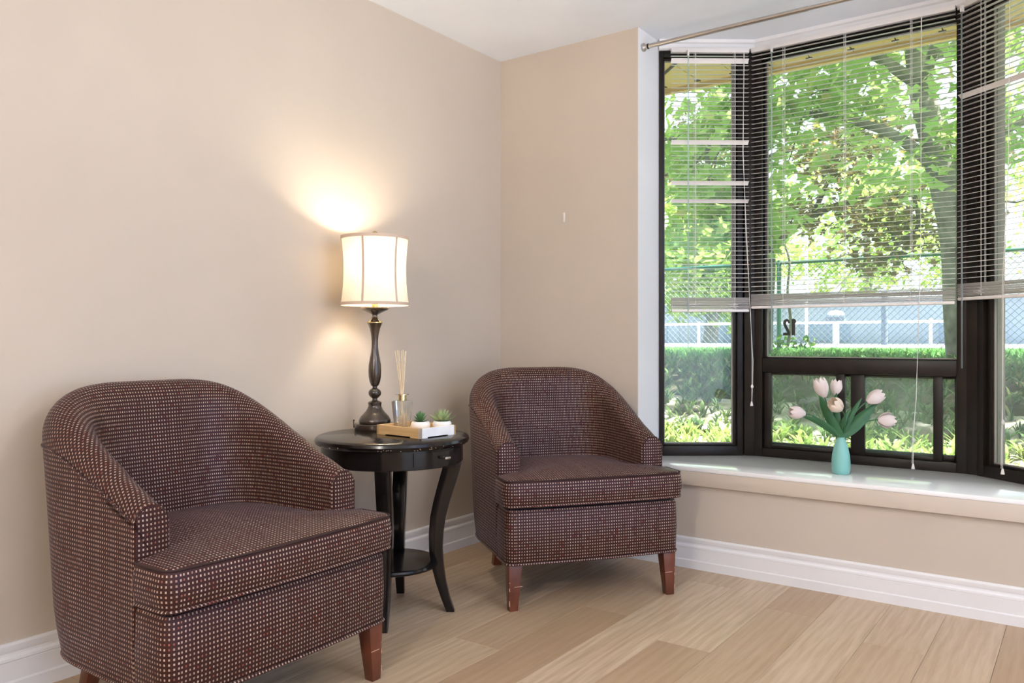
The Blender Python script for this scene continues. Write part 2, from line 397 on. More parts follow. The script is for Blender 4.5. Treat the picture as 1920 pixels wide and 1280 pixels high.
# centre unit
w2 = empty('window_2', (B[0], B[1], 0), 0, kind='structure'); W = C[0] - B[0]
rect_frame(w2, 'frame', 'frame', -.006, W + .006, Z0, Z1, .046, .046, .040, .034, -.012, .08)
bx('transom', 'frame', .04, W - .04, -.008, .075, .848, .914, w2, .003)
rect_frame(w2, 'upper_sash', 'frame', .040, W - .030, .914, 2.358, .010, .010, .006, .012, .012, .06)
bead(w2, .050, W - .040, .919, 2.345, .030); bx('pane', 'pane', .050, W - .040, .040, .044, .919, 2.346, w2)
ls = [(.044, .411, .034, .037), (.436, .805, .059, .036)]
for x0, x1, wl, wr_ in ls:
    sname = 'sliding_sash'
    sh = empty(sname, (0, 0, 0), parent=w2)
    y0 = .006 if x0 < .1 else .010
    rect_frame(sh, 'sash', 'frame', x0, x1, .485, .848, wl, wr_, .016, .008, y0, y0 + .026, .002)
    bx('pane', 'pane2', x0 + wl - .002, x1 - wr_ + .002, y0 + .012, y0 + .015, .499, .842, sh)
rect_frame(w2, 'slider_track', 'frame', .04, W - .04, .485, .848, .014, .013, .024, .014, .042, .07)
bx('pane', 'pane2', .05, W - .05, .054, .057, .50, .84, w2)
# right flanker
a3, rz3, L3 = seg_frame(C, D); w3 = empty('window_3', a3, rz3, kind='structure')
rect_frame(w3, 'frame', 'frame', .050, L3 - .004, Z0, Z1, .030, .020, .046, .030, -.006, .07)
rect_frame(w3, 'sash', 'frame', .080, L3 - .024, .491, 2.362, .020, .008, .010, .008, .012, .05)
bead(w3, .100, L3 - .032, .501, 2.354, .028); bx('pane', 'pane', .100, L3 - .032, .036, .040, .50, 2.355, w3)
# corner mullions of the bay
for (cx_, cy_), nm in ((B, 'window_4'), (C, 'window_5')):
    s = 1 if cx_ < 1.6 else -1
    MB().prism([(cx_ - s * .040, cy_ - .030), (cx_ + s * .004, cy_ - .014), (cx_ + s * .012, cy_ + .10), (cx_ - s * .075, cy_ + .045)][::s], Z0, Z1).build(nm, 'frame', None, 30, .003)['kind'] = 'structure'
bpy.data.objects['window_4'].name = 'trim_3'; bpy.data.objects['window_5'].name = 'trim_4'
# "12" on the outside of the centre pane: reads from the garden, mirrored from indoors
ONE = [(163, 0), (232, 4), (232, 240), (248, 245), (248, 285), (230, 318), (163, 322)]
TWO = [(0, 0), (140, 0), (140, 60), (62, 215), (58, 245), (70, 270), (90, 264), (92, 235), (130, 232), (132, 262), (118, 295), (85, 318), (50, 318), (18, 298), (0, 265), (0, 222), (15, 180), (78, 55), (0, 55)]
dn = empty('number_decal', (.123, .0445, 1.023), 0, parent=w2); q = .061 / 248
for nm, pg in (('numeral_one', ONE), ('numeral_two', TWO)):
    n_ = len(pg); MB().add([(x_ * q, 0, z_ * q) for x_, z_ in pg] + [(x_ * q, .0008, z_ * q) for x_, z_ in pg],
        [tuple(range(n_)), tuple(range(2 * n_ - 1, n_ - 1, -1))] + [(i_, n_ + i_, n_ + (i_ + 1) % n_, (i_ + 1) % n_) for i_ in range(n_)]).build(nm, 'decal', dn)

# ------------------------------------------------------------------ blinds
def slat_mesh(L, wd=.025):
    m = MB(); pr = []
    for i in range(5):
        t = i / 4 - .5; pr.append((t * wd, .0016 * (1 - 4 * t * t)))
    ring = lambda x: [(x, y, z + .0006) for y, z in pr] + [(x, y, z) for y, z in reversed(pr)]
    m.loft([ring(0), ring(L)]); return m.mesh('slat', 'blind', 40)
def blind(loc, rz, x0, x1, ztop, zbot, flips, ladders, wand, pull, label):
    L = x1 - x0; b = empty('venetian_blind', loc, rz, label, 'blind', 'white venetian blinds in the bay'); Y = -.032
    MB().box(x0, x1, Y - .013, Y + .013, ztop, ztop + .022).build('headrail', 'blind', b, 30, .002)
    sm = slat_mesh(L); zs = ztop - .016; i = 0; P = .0216
    while zs > zbot + .082:
        tilt = flips.get(i, 9.0 + random.uniform(-1.5, 1.5))
        link('slat', sm, b, (x0, Y, zs), (R(tilt), R(random.uniform(-.12, .12)), 0)); zs -= P; i += 1
    for j in range(18):
        link('slat', sm, b, (x0, Y + random.uniform(-.0015, .0015), zbot + .0165 + j * .0030), (R(random.uniform(-3, 3)), R(random.uniform(-.15, .15)), 0))
    MB().box(x0, x1, Y - .0125, Y + .0125, zbot, zbot + .014).build('bottom_rail', 'blind', b, 30, .004)
    for lx in ladders:
        for dy in (-.0125, .0125): MB().tube([(lx, Y + dy, zbot + .012), (lx, Y + dy, ztop)], .0009, 5).build('ladder_cord', 'cord', b)
        MB().tube([(lx + .006, Y, zbot + .008), (lx + .006, Y, ztop)], .0007, 5).build('lift_cord', 'cord', b)
        pts = [(lx + .012 * math.sin(t * 1.7) + .004 * t * (-1) ** int(t), Y - .0145 - .001 * (t % 2), zbot + .016 + .003 * t + .004 * math.cos(t * 2.3)) for t in range(9)]
        MB().tube(pts, .0009, 5).build('slack_cord', 'cord', b)
    wx, wz = wand
    MB().tube([(wx, Y - .022, ztop - .01), (wx, Y - .020, wz)], .0032, 6).build('tilt_wand', 'wand', b, 60)
    MB().box(wx - .004, wx + .004, Y - .026, Y - .012, ztop - .02, ztop + .006).build('wand_hook', 'blind', b)
    pts, tz = pull
    m = MB().tube([(x, Y + y, z) for x, y, z in pts], .0011, 5); m.tube([(x + .004 * math.sin(z * 9), Y + y - .003, z) for x, y, z in pts], .0011, 5)
    c = m.build('pull_cord', 'cord', b, 60)
    ex_, ey_, ez_ = pts[-1]
    kz = ez_ + tz
    MB().lathe([(.002, kz - .010), (.006, kz - .004), (.0065, kz + .002), (.004, kz + .008), (.001, kz + .011)], 8, c=(ex_ + .002, Y + ey_)).build('knot', 'cord', b, 60)
    MB().lathe([(.0075, ez_ - .022), (.0070, ez_ - .018), (.0035, ez_ - .002), (.0015, ez_)], 10, c=(ex_, Y + ey_)).build('tassel', 'blind', b, 40)
    return b
blind(a * 0 + Vector((*A, 0)), rz, .055, .427, 2.372, 1.135, {1: -52, 19: -48, 28: -42, 32: -36}, (.168, .357), (.132, .956),
      ([(.40, -.012, 2.37), (.398, -.012, 1.9), (.41, -.012, 1.5), (.432, -.016, 1.12), (.438, -.018, .9), (.437, -.018, .78), (.436, -.018, .71)], .07),
      'white venetian blind in the narrow left pane with a few flipped slats')
blind((B[0], B[1], 0), 0, -.002, W - .042, 2.374, 1.150, {}, (.15, .42, .69), (.10, .955),
      ([(.732, -.014, 2.37), (.730, -.014, 1.4), (.724, -.014, 1.1), (.712, -.014, .75), (.704, -.018, .6), (.702, -.02, .475)], .10),
      'wide white venetian blind half raised over the middle pane')
blind((C[0], C[1], 0), rz3, -.012, L3 - .045, 2.374, 1.165, {16: -40}, (.105, .30), (.02, .885),
      ([(.235, -.012, 2.37), (.23, -.012, 1.7), (.208, -.012, 1.2), (.204, -.012, .8), (.205, -.014, .60), (.207, -.016, .50)], .18),
      'white venetian blind in the right pane cut off by the picture edge')

# curtain rod across the bay opening
rod = empty('curtain_rod', (BX0, .045, 2.358), 0, 'thin brushed nickel tension rod spanning the top of the bay', 'curtain rod')
ry = (0, R(90), 0)
MB().lathe([(.017, .001), (.019, .004), (.019, .012), (.012, .018), (.0115, .024)], 20).build('end_cap', 'nickel', rod, 40, rot=ry)
MB().lathe([(.0105, .02), (.0105, .75)], 16).build('outer_tube', 'nickel', rod, 40, rot=ry)
MB().lathe([(.0086, .74), (.0086, 1.62)], 16).build('inner_tube', 'nickel', rod, 40, rot=ry)
MB().lathe([(.0125, .028), (.0125, .034)], 16).build('collar', 'frame', rod, 40, rot=ry)
MB().lathe([(.0115, 1.62), (.012, 1.626), (.019, 1.632), (.019, 1.640), (.017, 1.643)], 20).build('end_cap', 'nickel', rod, 40, rot=ry)

hk = MB().box(-.006, .006, -.004, 0, -.024, .024).build('adhesive_strip', 'hook', None, 30, .0018, loc=(.389, 0, 1.60))
tag(hk, 'small white adhesive strip stuck on the back wall above the chair', 'strip')

# ------------------------------------------------------------------ armchairs
FT = .148; HW = .352; ZB = .172
def lerp(a, b, t): return a + (b - a) * t
def smooth(t): t = max(0, min(1, t)); return t * t * (3 - 2 * t)
HPTS = [(0, .610), (.05, .632), (.12, .658), (.212, .703), (.292, .742), (.372, .780), (.452, .818), (.512, .850), (.56, .877), (.60, .888), (.7, .892)]
def H_of(d):
    for (a, ha), (b, hb) in zip(HPTS, HPTS[1:]):
        if d <= b: return lerp(ha, hb, (d - a) / (b - a))
    return HPTS[-1][1]
def plan(q, hw, y0, y1, n):
    # q in [-1,1]: left arm front -> back -> right arm front; straight arm then a superellipse corner
    s = abs(q); sg = -1 if q < 0 else 1; s = 1 - s          # s: 0 at arm front, 1 at back centre
    ls_ = .30
    if s < ls_: return (sg * hw, lerp(FT, y0, s / ls_))
    th = (s - ls_) / (1 - ls_) * math.pi / 2
    c, sn = math.cos(th), math.sin(th)
    return (sg * hw * max(c, 0) ** (2 / n), y0 + (y1 - y0) * sn ** (2 / n))
def shell_parts(parent):
    NS = 72; ZC = .355
    qs = [-1 + 2 * i / NS for i in range(NS + 1)]
    outer, wrap, cap = [], [], {}
    for q in qs:
        def pout(z):
            t = max(0, (z - ZB) / .70)
            back = smooth((1 - abs(q)) * 1.5 - .25)
            tuck = .018 * (1 - smooth((z - ZB) / .10)) * (0.35 + .65 * back)
            hw = HW + .026 * t * back - tuck * .8; y1 = .655 + .095 * t ** 1.1 - tuck * 1.6
            return plan(q, hw, .36, y1, 3.7)
        def pin(z):
            t = max(0, (z - .42) / .45)
            back = smooth((1 - abs(q)) * 1.5 - .25)
            return plan(q, HW - .088 - .004 * t - .02 * back, .34, .565 + .055 * t, 4.6)
        xo, yo = pout(.6); H = H_of(max(0, yo - FT))
        back = smooth((1 - abs(q)) * 1.5 - .25)
        rz_ = lerp(.052, .105, back)          # height of the rolled top
        zr = H - rz_
        zs = H - lerp(.035, .150, back)       # welt between outside panel and wrapped top
        col_o = [ZB + (zs - ZB) * (i / 9) for i in range(10)]
        outer.append([(*pout(z), z) for z in col_o])
        sec = []
        for i in range(4):
            z = lerp(zs, zr, i / 4) if zr > zs else zs
            if zr > zs: sec.append((*pout(z), z))
        for i in range(15):
            ph = math.pi * i / 14; o = Vector(pout(zr)); n_ = Vector(pin(zr)); c, s_ = math.cos(ph), math.sin(ph)
            kx = .5 + .5 * (abs(c) ** 1.05) * (1 if c > 0 else -1)
            pr_ = n_.lerp(o, kx)
            if zr <= zs and i == 0: pass
            sec.append((pr_.x, pr_.y, zr + rz_ * abs(s_) ** lerp(1.0, .9, back)))
        for i in range(1, 11):
            z = lerp(zr, ZC, i / 10); sec.append((*pin(z), z))
        while len(sec) < 29: sec.insert(0, outer[-1][-1])
        wrap.append(sec)
    def surf(name, rows, mat='fabric', flip=False):
        m = MB(); m.loft(rows, caps=False, closed=False)
        me = m.mesh(name, mat, 60); u = me.uv_layers[0] if me.uv_layers else me.uv_layers.new(name='UVMap'); n = len(rows[0])
        # u: distance along the shell, v: distance along the section
        S_ = [0]
        mid = n // 3
        for a_, b_ in zip(rows, rows[1:]): S_.append(S_[-1] + (Vector(a_[mid]) - Vector(b_[mid])).length)
        Vv = []
        for r_ in rows:
            v_ = [0]
            for a_, b_ in zip(r_, r_[1:]): v_.append(v_[-1] + (Vector(a_) - Vector(b_)).length)
            Vv.append([v_[-1] - x_ for x_ in v_] if name != 'outside_panel' else [r_[i_][2] for i_ in range(len(r_))])
        for p in me.polygons:
            for li in p.loop_indices:
                vi = me.loops[li].vertex_index; i_, j_ = divmod(vi, n); u.data[li].uv = (S_[i_] - S_[-1] / 2, Vv[i_][j_])
        return link(name, me, parent)
    surf('outside_panel', outer)
    surf('inside_wrap', wrap)
    # welt on the outside seam and around the bottom edge
    MB().tube([Vector(o[-1]) + Vector((o[-1][0] * .004, .001, 0)) for o in outer], .0032, 6).build('welt', 'fabric', parent, 60)
    m = MB().tube([Vector(o[0]) + Vector((0, 0, .002)) for o in outer], .0042, 6)
    me = m.mesh('bottom_welt', 'fabric', 60); uv_box(me); link('bottom_welt', me, parent)
    # arm front panels
    for k_, q in ((0, -1), (NS, 1)):
        poly = outer[k_][:-1] + [p for p in wrap[k_]]
        cl = []
        for p in poly:
            if not cl or (Vector(p) - Vector(cl[-1])).length > .002: cl.append(p)
        cx_ = sum(p[0] for p in cl) / len(cl); cz_ = sum(p[2] for p in cl) / len(cl)
        rings = []
        for sc, dy in ((1, .0), (1.0, -.006), (.93, -.012), (.6, -.015), (.2, -.016)):
            rings.append([(cx_ + (p[0] - cx_) * sc, FT + dy, cz_ + (p[2] - cz_) * (sc if sc < .9 else 1 - (1 - sc) * .25)) for p in cl])
        m = MB().loft(rings, caps=True)
        me = m.mesh('arm_front', 'fabric', 50); uv_box(me); link('arm_front', me, parent)
        MB().tube([(p[0], FT - .006, p[2]) for p in cl], .0028, 6).build('arm_welt', 'fabric', parent, 60)
def pillow(name, outline, z0, z1, crown, parent, bulge=.008, inset=.012):
    """T-shaped cushion block: outline is a plan polygon, edges rounded, top crowned"""
    n = len(outline); cx_, cy_ = 0, .22
    V = [Vector(p) for p in outline]
    nor = []
    for i in range(n):
        t = (V[(i + 1) % n] - V[i - 1]); nor.append(Vector((t.y, -t.x)).normalized())
    ring = lambda off, z: [(V[i].x + nor[i].x * off, V[i].y + nor[i].y * off, z) for i in range(n)]
    def sring(s_, z): return [(cx_ + (p[0] - cx_) * s_, cy_ + (p[1] - cy_) * s_, z) for p in ring(-inset, 0)]
    R_ = [sring(.5, z0), sring(.9, z0)]
    R_ += [ring(-inset, z0), ring(-.004, z0 + .003), ring(0, z0 + .010), ring(bulge, lerp(z0, z1, .5)), ring(0, z1 - .009), ring(-.004, z1 - .002), ring(-inset, z1 + .003)]
    for s_ in (.95, .88, .78, .62, .42, .2): R_.append([(p[0], p[1], z1 + .003 + crown * (1 - s_ ** 2.2)) for p in sring(s_, 0)])
    m = MB().loft(R_, caps=True); me = m.mesh(name, 'fabric', 50)
    u = me.uv_layers[0] if me.uv_layers else me.uv_layers.new(name='UVMap'); S_ = [0]
    for i in range(n): S_.append(S_[-1] + (V[(i + 1) % n] - V[i]).length)
    for p in me.polygons:
        nz = abs(p.normal.z)
        ids = [me.loops[li].vertex_index % n for li in p.loop_indices]; wrapd = (n - 1 in ids and 0 in ids)
        for li in p.loop_indices:
            vi = me.loops[li].vertex_index; c_ = me.vertices[vi].co; i_ = vi % n
            if nz > .6: u.data[li].uv = (c_.x, c_.y)
            else: u.data[li].uv = (S_[n] if (wrapd and i_ == 0) else S_[i_], c_.z)
    return link(name, me, parent), ring
def t_outline(hw, yf, bow, hin, yb, n_in, step, r=.03):
    """counter-clockwise plan: front edge (bowed) -> right side -> step -> inner U -> left"""
    P = []
    N = 14
    for i in range(N + 1):
        t = i / N * 2 - 1; P.append((t * (hw - r), yf - bow * (1 - t * t)))
    for i in range(1, 6):
        an = -math.pi / 2 + math.pi / 2 * i / 5; P.append((hw - r + r * math.cos(an), yf + r + r * math.sin(an)))
    P.append((hw, step - .012)); P.append((hw - .004, step - .003)); P.append((hw - .012, step)); P.append((hin + .008, step)); P.append((hin, step + .012))
    for i in range(0, 17):
        th = math.pi * i / 16; c, s_ = math.cos(th), math.sin(th)
        P.append((hin * math.copysign(abs(c) ** (2 / n_in), c), .30 + (yb - .30) * abs(s_) ** (2 / n_in)))
    right = P[N + 1:N + 11]
    for x_, y_ in reversed(right): P.append((-x_, y_))
    return P
def leg(parent, x, y, sx, front):
    m = MB()
    if front:
        t, b = .054, .037
        top = [(0, 0), (-sx * t, 0), (-sx * t, t), (0, t)]; bot = [(-sx * .004, .004), (-sx * b, .004), (-sx * b, b), (-sx * .004, b)]
    else:
        t, b = .050, .036
        top = [(0, 0), (-sx * t, 0), (-sx * t, -t), (0, -t)]; bot = [(-sx * .0, .055), (-sx * b, .055), (-sx * b, .055 - b), (-sx * .0, .055 - b)]
    if (sx > 0) == front: top.reverse(); bot.reverse()
    m.loft([[(x + px, y + py, 0) for px, py in bot], [(x + px, y + py, ZB + .004) for px, py in top]])
    return m.build('leg', 'mahogany', parent, 30, .002)
def armchair(loc, rz, label, group):
    c = empty('tub_armchair', loc, R(rz), label, 'armchair', group)
    shell_parts(c)
    base, ring = pillow('front_rail', t_outline(HW, .002, .012, .285, .585, 2.6, FT - .006), ZB + .002, .372, .0, c, .003, .006)
    w_ = [Vector(p) for p in ring(.001, ZB + .003)]
    fr = w_[-10:] + w_[:25]
    m = MB().tube(fr, .0042, 6); me = m.mesh('bottom_welt', 'fabric', 60); uv_box(me); link('bottom_welt', me, c)
    cu_, ring = pillow('seat_cushion', t_outline(HW + .012, -.018, .014, .258, .565, 3.2, FT - .022, .035), .384, .484, .022, c, .006, .010)
    w_ = [Vector(p) for p in ring(-.001, .391)]; fr = w_[-10:] + w_[:25]
    m = MB().tube(fr, .004, 6); me = m.mesh('cushion_welt', 'fabric', 60); uv_box(me); link('cushion_welt', me, c)
    w_ = [Vector(p) for p in ring(-.002, .4845)]; fr = w_[-10:] + w_[:25]
    MB().tube(fr, .0024, 6).build('top_seam', 'fabric_dark', c, 60)
    MB().prism([(p[0] * .93, .02 + p[1] * .93) for p in t_outline(HW, .002, .012, .285, .585, 2.6, FT)], ZB - .004, ZB + .006).build('dust_cover', 'fabric_dark', c)
    for sx in (-1, 1):
        l = leg(c, sx * (HW - .008), .012, sx, True); leg(c, sx * .225, .60, sx, False)
        e_ = MB(); xx = sx * (HW - .0115)
        for zz, ln in ((.02, .02), (.075, .012), (.105, .004)): e_.box(xx - .0012, xx + .0012, .0135, .0155, zz, zz + ln)
        e_.box(xx - sx * .03 - .012, xx - sx * .03 + .020, .0128, .0142, .090, .0915)
        e_.build('scuff_mark', 'scuff', l)
    return c
armchair((.795, -1.967, 0), 91.0, 'brown dotted tub armchair at far left, backed against the side wall', 'matching tub armchairs')
armchair((.957, -.674, 0), 53.6, 'brown dotted tub armchair in the corner beside the window seat', 'matching tub armchairs')

# ------------------------------------------------------------------ round side table
TC = (.384, -1.18); TZ = .653
tb = empty('side_table', (*TC, 0), R(35.93), 'round black side table with one small drawer and curved legs', 'side table')
MB().lathe([(.262, TZ - .030), (.272, TZ - .030), (.279, TZ - .025), (.2825, TZ - .016), (.280, TZ - .007), (.274, TZ - .0025), (.268, TZ - .001), (.266, TZ)], 72).build('tabletop', 'black_wood', tb, 35)
MB().lathe([(.256, .556), (.259, .559), (.259, TZ - .030)], 72).build('apron', 'black_wood', tb, 35)
MB().lathe([(.160, .170), (.167, .173), (.170, .180), (.167, .187), (.160, .190)], 56).build('lower_shelf', 'black_wood', tb, 40)
# drawer on the right-front quarter
DA = R(-40); dr = MB(); n = 20; half = R(26)
rg = []
for rr in (.2588, .2635):
    for zz in (.568, .615):
        rg.append([(rr * math.cos(DA - half + 2 * half * i / n), rr * math.sin(DA - half + 2 * half * i / n), zz) for i in range(n + 1)])
dr.loft([rg[0], rg[2], rg[3], rg[1]], caps=False, closed=False)
for i in (0, n): dr.add([rg[0][i], rg[2][i], rg[3][i], rg[1][i]], [(0, 1, 2, 3)])
drw = dr.build('drawer', 'black_wood', tb, 30)
kn = MB()
kd = Vector((math.cos(DA), math.sin(DA), 0)); kt = Vector((-kd.y, kd.x, 0)); kc = kd * .263 + Vector((0, 0, .592))
kn.tube([kc, kc + kd * .012, kc + kd * .016], [.004, .004, .006], 10); kn.tube([kc + kd * .020 - kt * .013, kc + kd * .021 - kt * .006, kc + kd * .021 + kt * .006, kc + kd * .020 + kt * .013], [.0045, .006, .006, .0045], 10)
kn.build('drawer_pull', 'nickel', drw, 50)
for kq in range(4):
    an = R(90 * kq); prof = [(.190, .255, .560), (.185, .250, .53), (.168, .232, .47), (.152, .212, .41), (.140, .196, .35), (.135, .187, .29), (.136, .184, .23), (.145, .188, .17), (.160, .197, .11), (.180, .211, .05), (.200, .229, 0)]
    rings = []
    for r0, r1, z_ in prof:
        hw = lerp(.015, .025, min(1, z_ / .35))
        rings.append([(r0, -hw, z_), (r1, -hw, z_), (r1, hw, z_), (r0, hw, z_)])
    m = MB().loft(rings[::-1]); m.build('leg', 'black_wood', tb, 40, .002, rot=(0, 0, an))
ch = MB()
for i in range(26):
    a_ = random.uniform(R(-150), R(-20)); r_ = .2815; z_ = TZ - .022 + random.uniform(-.004, .004); q = .0012
    ch.box(r_ * math.cos(a_) - q, r_ * math.cos(a_) + q, r_ * math.sin(a_) - q, r_ * math.sin(a_) + q, z_ - q * .6, z_ + q * .6)
ch.build('edge_chips', 'scuff', tb)['kind'] = 'stuff'

# ------------------------------------------------------------------ table lamp
LP = (.192, -1.084, TZ)
lp = empty('table_lamp', LP, R(35.93), 'lit table lamp with cream paneled drum shade and turned bronze base', 'lamp')
MB().lathe([(.078, 0), (.079, .003), (.079, .018), (.076, .022)], 48).build('base_disc', 'bronze', lp, 35)
body = [(.050, .022), (.0595, .023), (.0625, .027), (.0625, .033), (.0595, .040), (.054, .050), (.044, .060), (.035, .070), (.029, .080), (.0255, .089), (.0255, .095), (.027, .099), (.0265, .104), (.020, .108), (.0105, .112), (.010, .119),
        (.017, .124), (.0235, .132), (.025, .140), (.0235, .148), (.017, .155), (.009, .160), (.009, .166), (.015, .170), (.0165, .174), (.021, .186), (.0245, .205), (.0255, .225), (.0243, .25), (.020, .275), (.0155, .298), (.013, .322), (.0128, .345), (.015, .37), (.0205, .394), (.026, .408), (.029, .414), (.0295, .418), (.026, .421), (.019, .428), (.013, .436), (.0095, .442), (.010, .447), (.018, .452), (.034, .460), (.050, .467), (.0555, .472), (.055, .476), (.012, .476)]
MB().lathe(body, 40).build('turned_column', 'bronze', lp, 45)
MB().lathe([(.028, .4135), (.0302, .416), (.0302, .4185), (.028, .420)], 32).build('gold_ring', 'brass', lp, 40)
MB().lathe([(.0125, .474), (.0125, .535), (.016, .537), (.016, .575)], 20).build('socket', 'brass', lp, 40)
MB().lathe([(.010, .575), (.014, .585), (.027, .615), (.030, .632), (.026, .652), (.012, .664), (.001, .667)], 20).build('bulb', 'bulb', lp, 60)
ZS0, ZS1 = .490, .748
def shr(t): return lerp(.1325, .131, t) - .010 * math.sin(math.pi * t) ** .9
sp_ = [(shr(i / 16), lerp(ZS0, ZS1, i / 16)) for i in range(17)]
shade = MB().lathe(sp_, 72, caps=False).build('shade', 'shade', lp, 60)
for z_ in (ZS0, ZS1):
    r_ = .1325 if z_ == ZS0 else .131
    MB().lathe([(r_ - .0018, z_ - .006), (r_ + .0018, z_ - .006), (r_ + .0018, z_ + .006), (r_ - .0018, z_ + .006), (r_ - .0018, z_ - .006)], 72, caps=False).build('shade_binding', 'trim_tan', shade, 40)
for i in range(6):
    an = R(-101 + 60 * i); m = MB(); rings = []
    for r_, z_ in sp_:
        hw = .0042; da = hw / r_
        rings.append([((r_ - .0015) * math.cos(an - da), (r_ - .0015) * math.sin(an - da), z_), ((r_ + .0018) * math.cos(an - da), (r_ + .0018) * math.sin(an - da), z_), ((r_ + .0018) * math.cos(an + da), (r_ + .0018) * math.sin(an + da), z_), ((r_ - .0015) * math.cos(an + da), (r_ - .0015) * math.sin(an + da), z_)])
    m.loft(rings); m.build('shade_rib', 'trim_tan', shade, 40)
hp = MB()
for s_ in (-1, 1): hp.tube([(s_ * .016, 0, .56), (s_ * .045, 0, .60), (s_ * .045, 0, .68), (s_ * .02, 0, .735), (0, 0, .742)], .0016, 6)
for i in range(3): hp.tube([(0, 0, .744), (.130 * math.cos(R(120 * i)), .130 * math.sin(R(120 * i)), .744)], .0014, 6)
hp.build('harp', 'brass', lp, 60)
MB().lathe([(.006, .742), (.006, .752), (.011, .757), (.0135, .765), (.011, .773), (.002, .778)], 20).build('finial', 'brass', lp, 50)
MB().tube([(-.080, -.012, .004), (-.081, -.012, .03), (-.080, -.012, .036)], [.0022, .0018, .004], 8).build('base_pin', 'bronze', lp, 50)
ll = bpy.data.lights.new('lamp_bulb_light', 'POINT'); llo = bpy.data.objects.new('lamp_bulb_light', ll); COL.objects.link(llo)
ll.energy = 21; ll.color = (1, .885, .71); ll.shadow_soft_size = .045; llo.location = (0, 0, .648); llo.parent = lp

# ------------------------------------------------------------------ tray, diffuser, succulents
tr = empty('bamboo_tray', (.335, -1.214, TZ), R(-4), 'small bamboo tray with a white marbled side, on the black table', 'tray')
TW, TD, TH = .232, .180, .036
def side_panel(name, mat, L, loc, rz):
    g = .004; m = MB()
    pts = [(0, 0), (L * .2, 0), (L * .215, g), (L * .765, g), (L * .78, 0), (L, 0), (L, TH), (0, TH)]
    n_ = len(pts); th = .010
    m.add([(x_, 0, z_) for x_, z_ in pts] + [(x_, th, z_) for x_, z_ in pts], [tuple(range(n_)), tuple(range(2 * n_ - 1, n_ - 1, -1))] + [(i, n_ + i, n_ + (i + 1) % n_, (i + 1) % n_) for i in range(n_)])
    m.build(name, mat, tr, 30, .0006, 1, loc=loc, rot=(0, 0, rz))
side_panel('side', 'bamboo', TW, (0, 0, 0), 0); side_panel('side', 'marble', TD, (TW, 0, 0), R(90))
side_panel('side', 'bamboo', TW, (TW, TD, 0), R(180)); side_panel('side', 'bamboo', TD, (0, TD, 0), R(270))
MB().box(.008, TW - .008, .008, TD - .008, .010, .020).build('tray_base', 'bamboo', tr)

df = empty('reed_diffuser', (.372, -1.118, TZ + .0202), R(20), 'square glass reed diffuser bottle with gold collar and pale reeds', 'diffuser')
def sq(hw, z_, r_=.25):
    out = []
    for i in range(32):
        an = 2 * math.pi * i / 32; c, s_ = math.cos(an), math.sin(an); e_ = .42
        out.append((hw * math.copysign(abs(c) ** e_, c), hw * math.copysign(abs(s_) ** e_, s_), z_))
    return out
MB().loft([sq(.024, 0), sq(.025, .002), sq(.034, .094), sq(.034, .097), sq(.030, .100), sq(.013, .1005), sq(.013, .104)], caps=True).build('bottle', 'bottle', df, 35)
MB().lathe([(.0155, .101), (.0155, .122), (.0165, .122), (.0255, .1225), (.0255, .1245), (.009, .1245)], 28).build('collar', 'gold', df, 35)
hb = MB()
for i in range(40):
    x_, y_ = random.uniform(-.016, .016), random.uniform(-.016, .016); h_ = random.uniform(.02, .075)
    hb.tube([(x_, y_, .004), (x_ + random.uniform(-.004, .004), y_, h_ * .5 + .004), (x_ * 1.1, y_ * 1.1, h_)], [.0006, .0011, .0004], 4)
hb.build('dried_sprigs', 'reed', df)['kind'] = 'stuff'
for i in range(8):
    an = R(45 * i + 10); top = Vector((.022 * math.cos(an) - .008, .022 * math.sin(an), .288 + random.uniform(-.004, .004)))
    MB().tube([(-.004 * math.cos(an), -.004 * math.sin(an), .006), (.004 * math.cos(an), .004 * math.sin(an), .124), tuple(top)], .0019, 6).build('reed', 'reed', df, 60)

POT = [(.022, 0), (.029, .001), (.034, .007), (.0355, .015), (.034, .023), (.030, .028), (.027, .028), (.026, .024)]
def succ_leaf(L, wd, mat):
    m = MB(); rings = []
    for i in range(6):
        t = i / 5; h = wd * math.sin(math.pi * min(.97, .18 + .8 * t)) ; z_ = .25 * L * t * t
        rings.append([(L * t, -h, z_ + h * .25), (L * t, 0, z_ - h * .35), (L * t, h, z_ + h * .25), (L * t, 0, z_ + h * .35)])
    m.loft(rings); return m.mesh('leaf', mat, 60)
def succulent(loc, mat, label, spec, L, wd):
    s_ = empty('potted_succulent', loc, random.uniform(0, 3), label, 'plant', 'succulents on the tray')
    MB().lathe(POT, 36).build('pot', 'pot', s_, 40); MB().lathe([(.0265, .020), (.0265, .0245)], 24).build('soil', 'dark_gap', s_)
    me = succ_leaf(L, wd, mat)
    for n_, el, zz, sc in spec:
        for i in range(n_):
            link('leaf', me, s_, (0, 0, zz), (0, -R(el + random.uniform(-5, 5)), R(360 / n_ * i + el * 2.3)), (sc, sc, sc))
succulent((.472, -1.125, TZ + .0202), 'succ1', 'dense dark green succulent in a white pot beside the diffuser', [(9, 8, .026, .75), (9, 26, .030, .78), (8, 44, .033, .78), (6, 62, .036, .72), (3, 80, .038, .66)], .042, .0052)
succulent((.522, -1.062, TZ + .0202), 'succ2', 'open pale green rosette succulent in a white pot at the tray corner', [(7, 14, .025, 1.05), (7, 36, .026, .95), (5, 58, .027, .85), (3, 76, .028, .7)], .054, .0085)

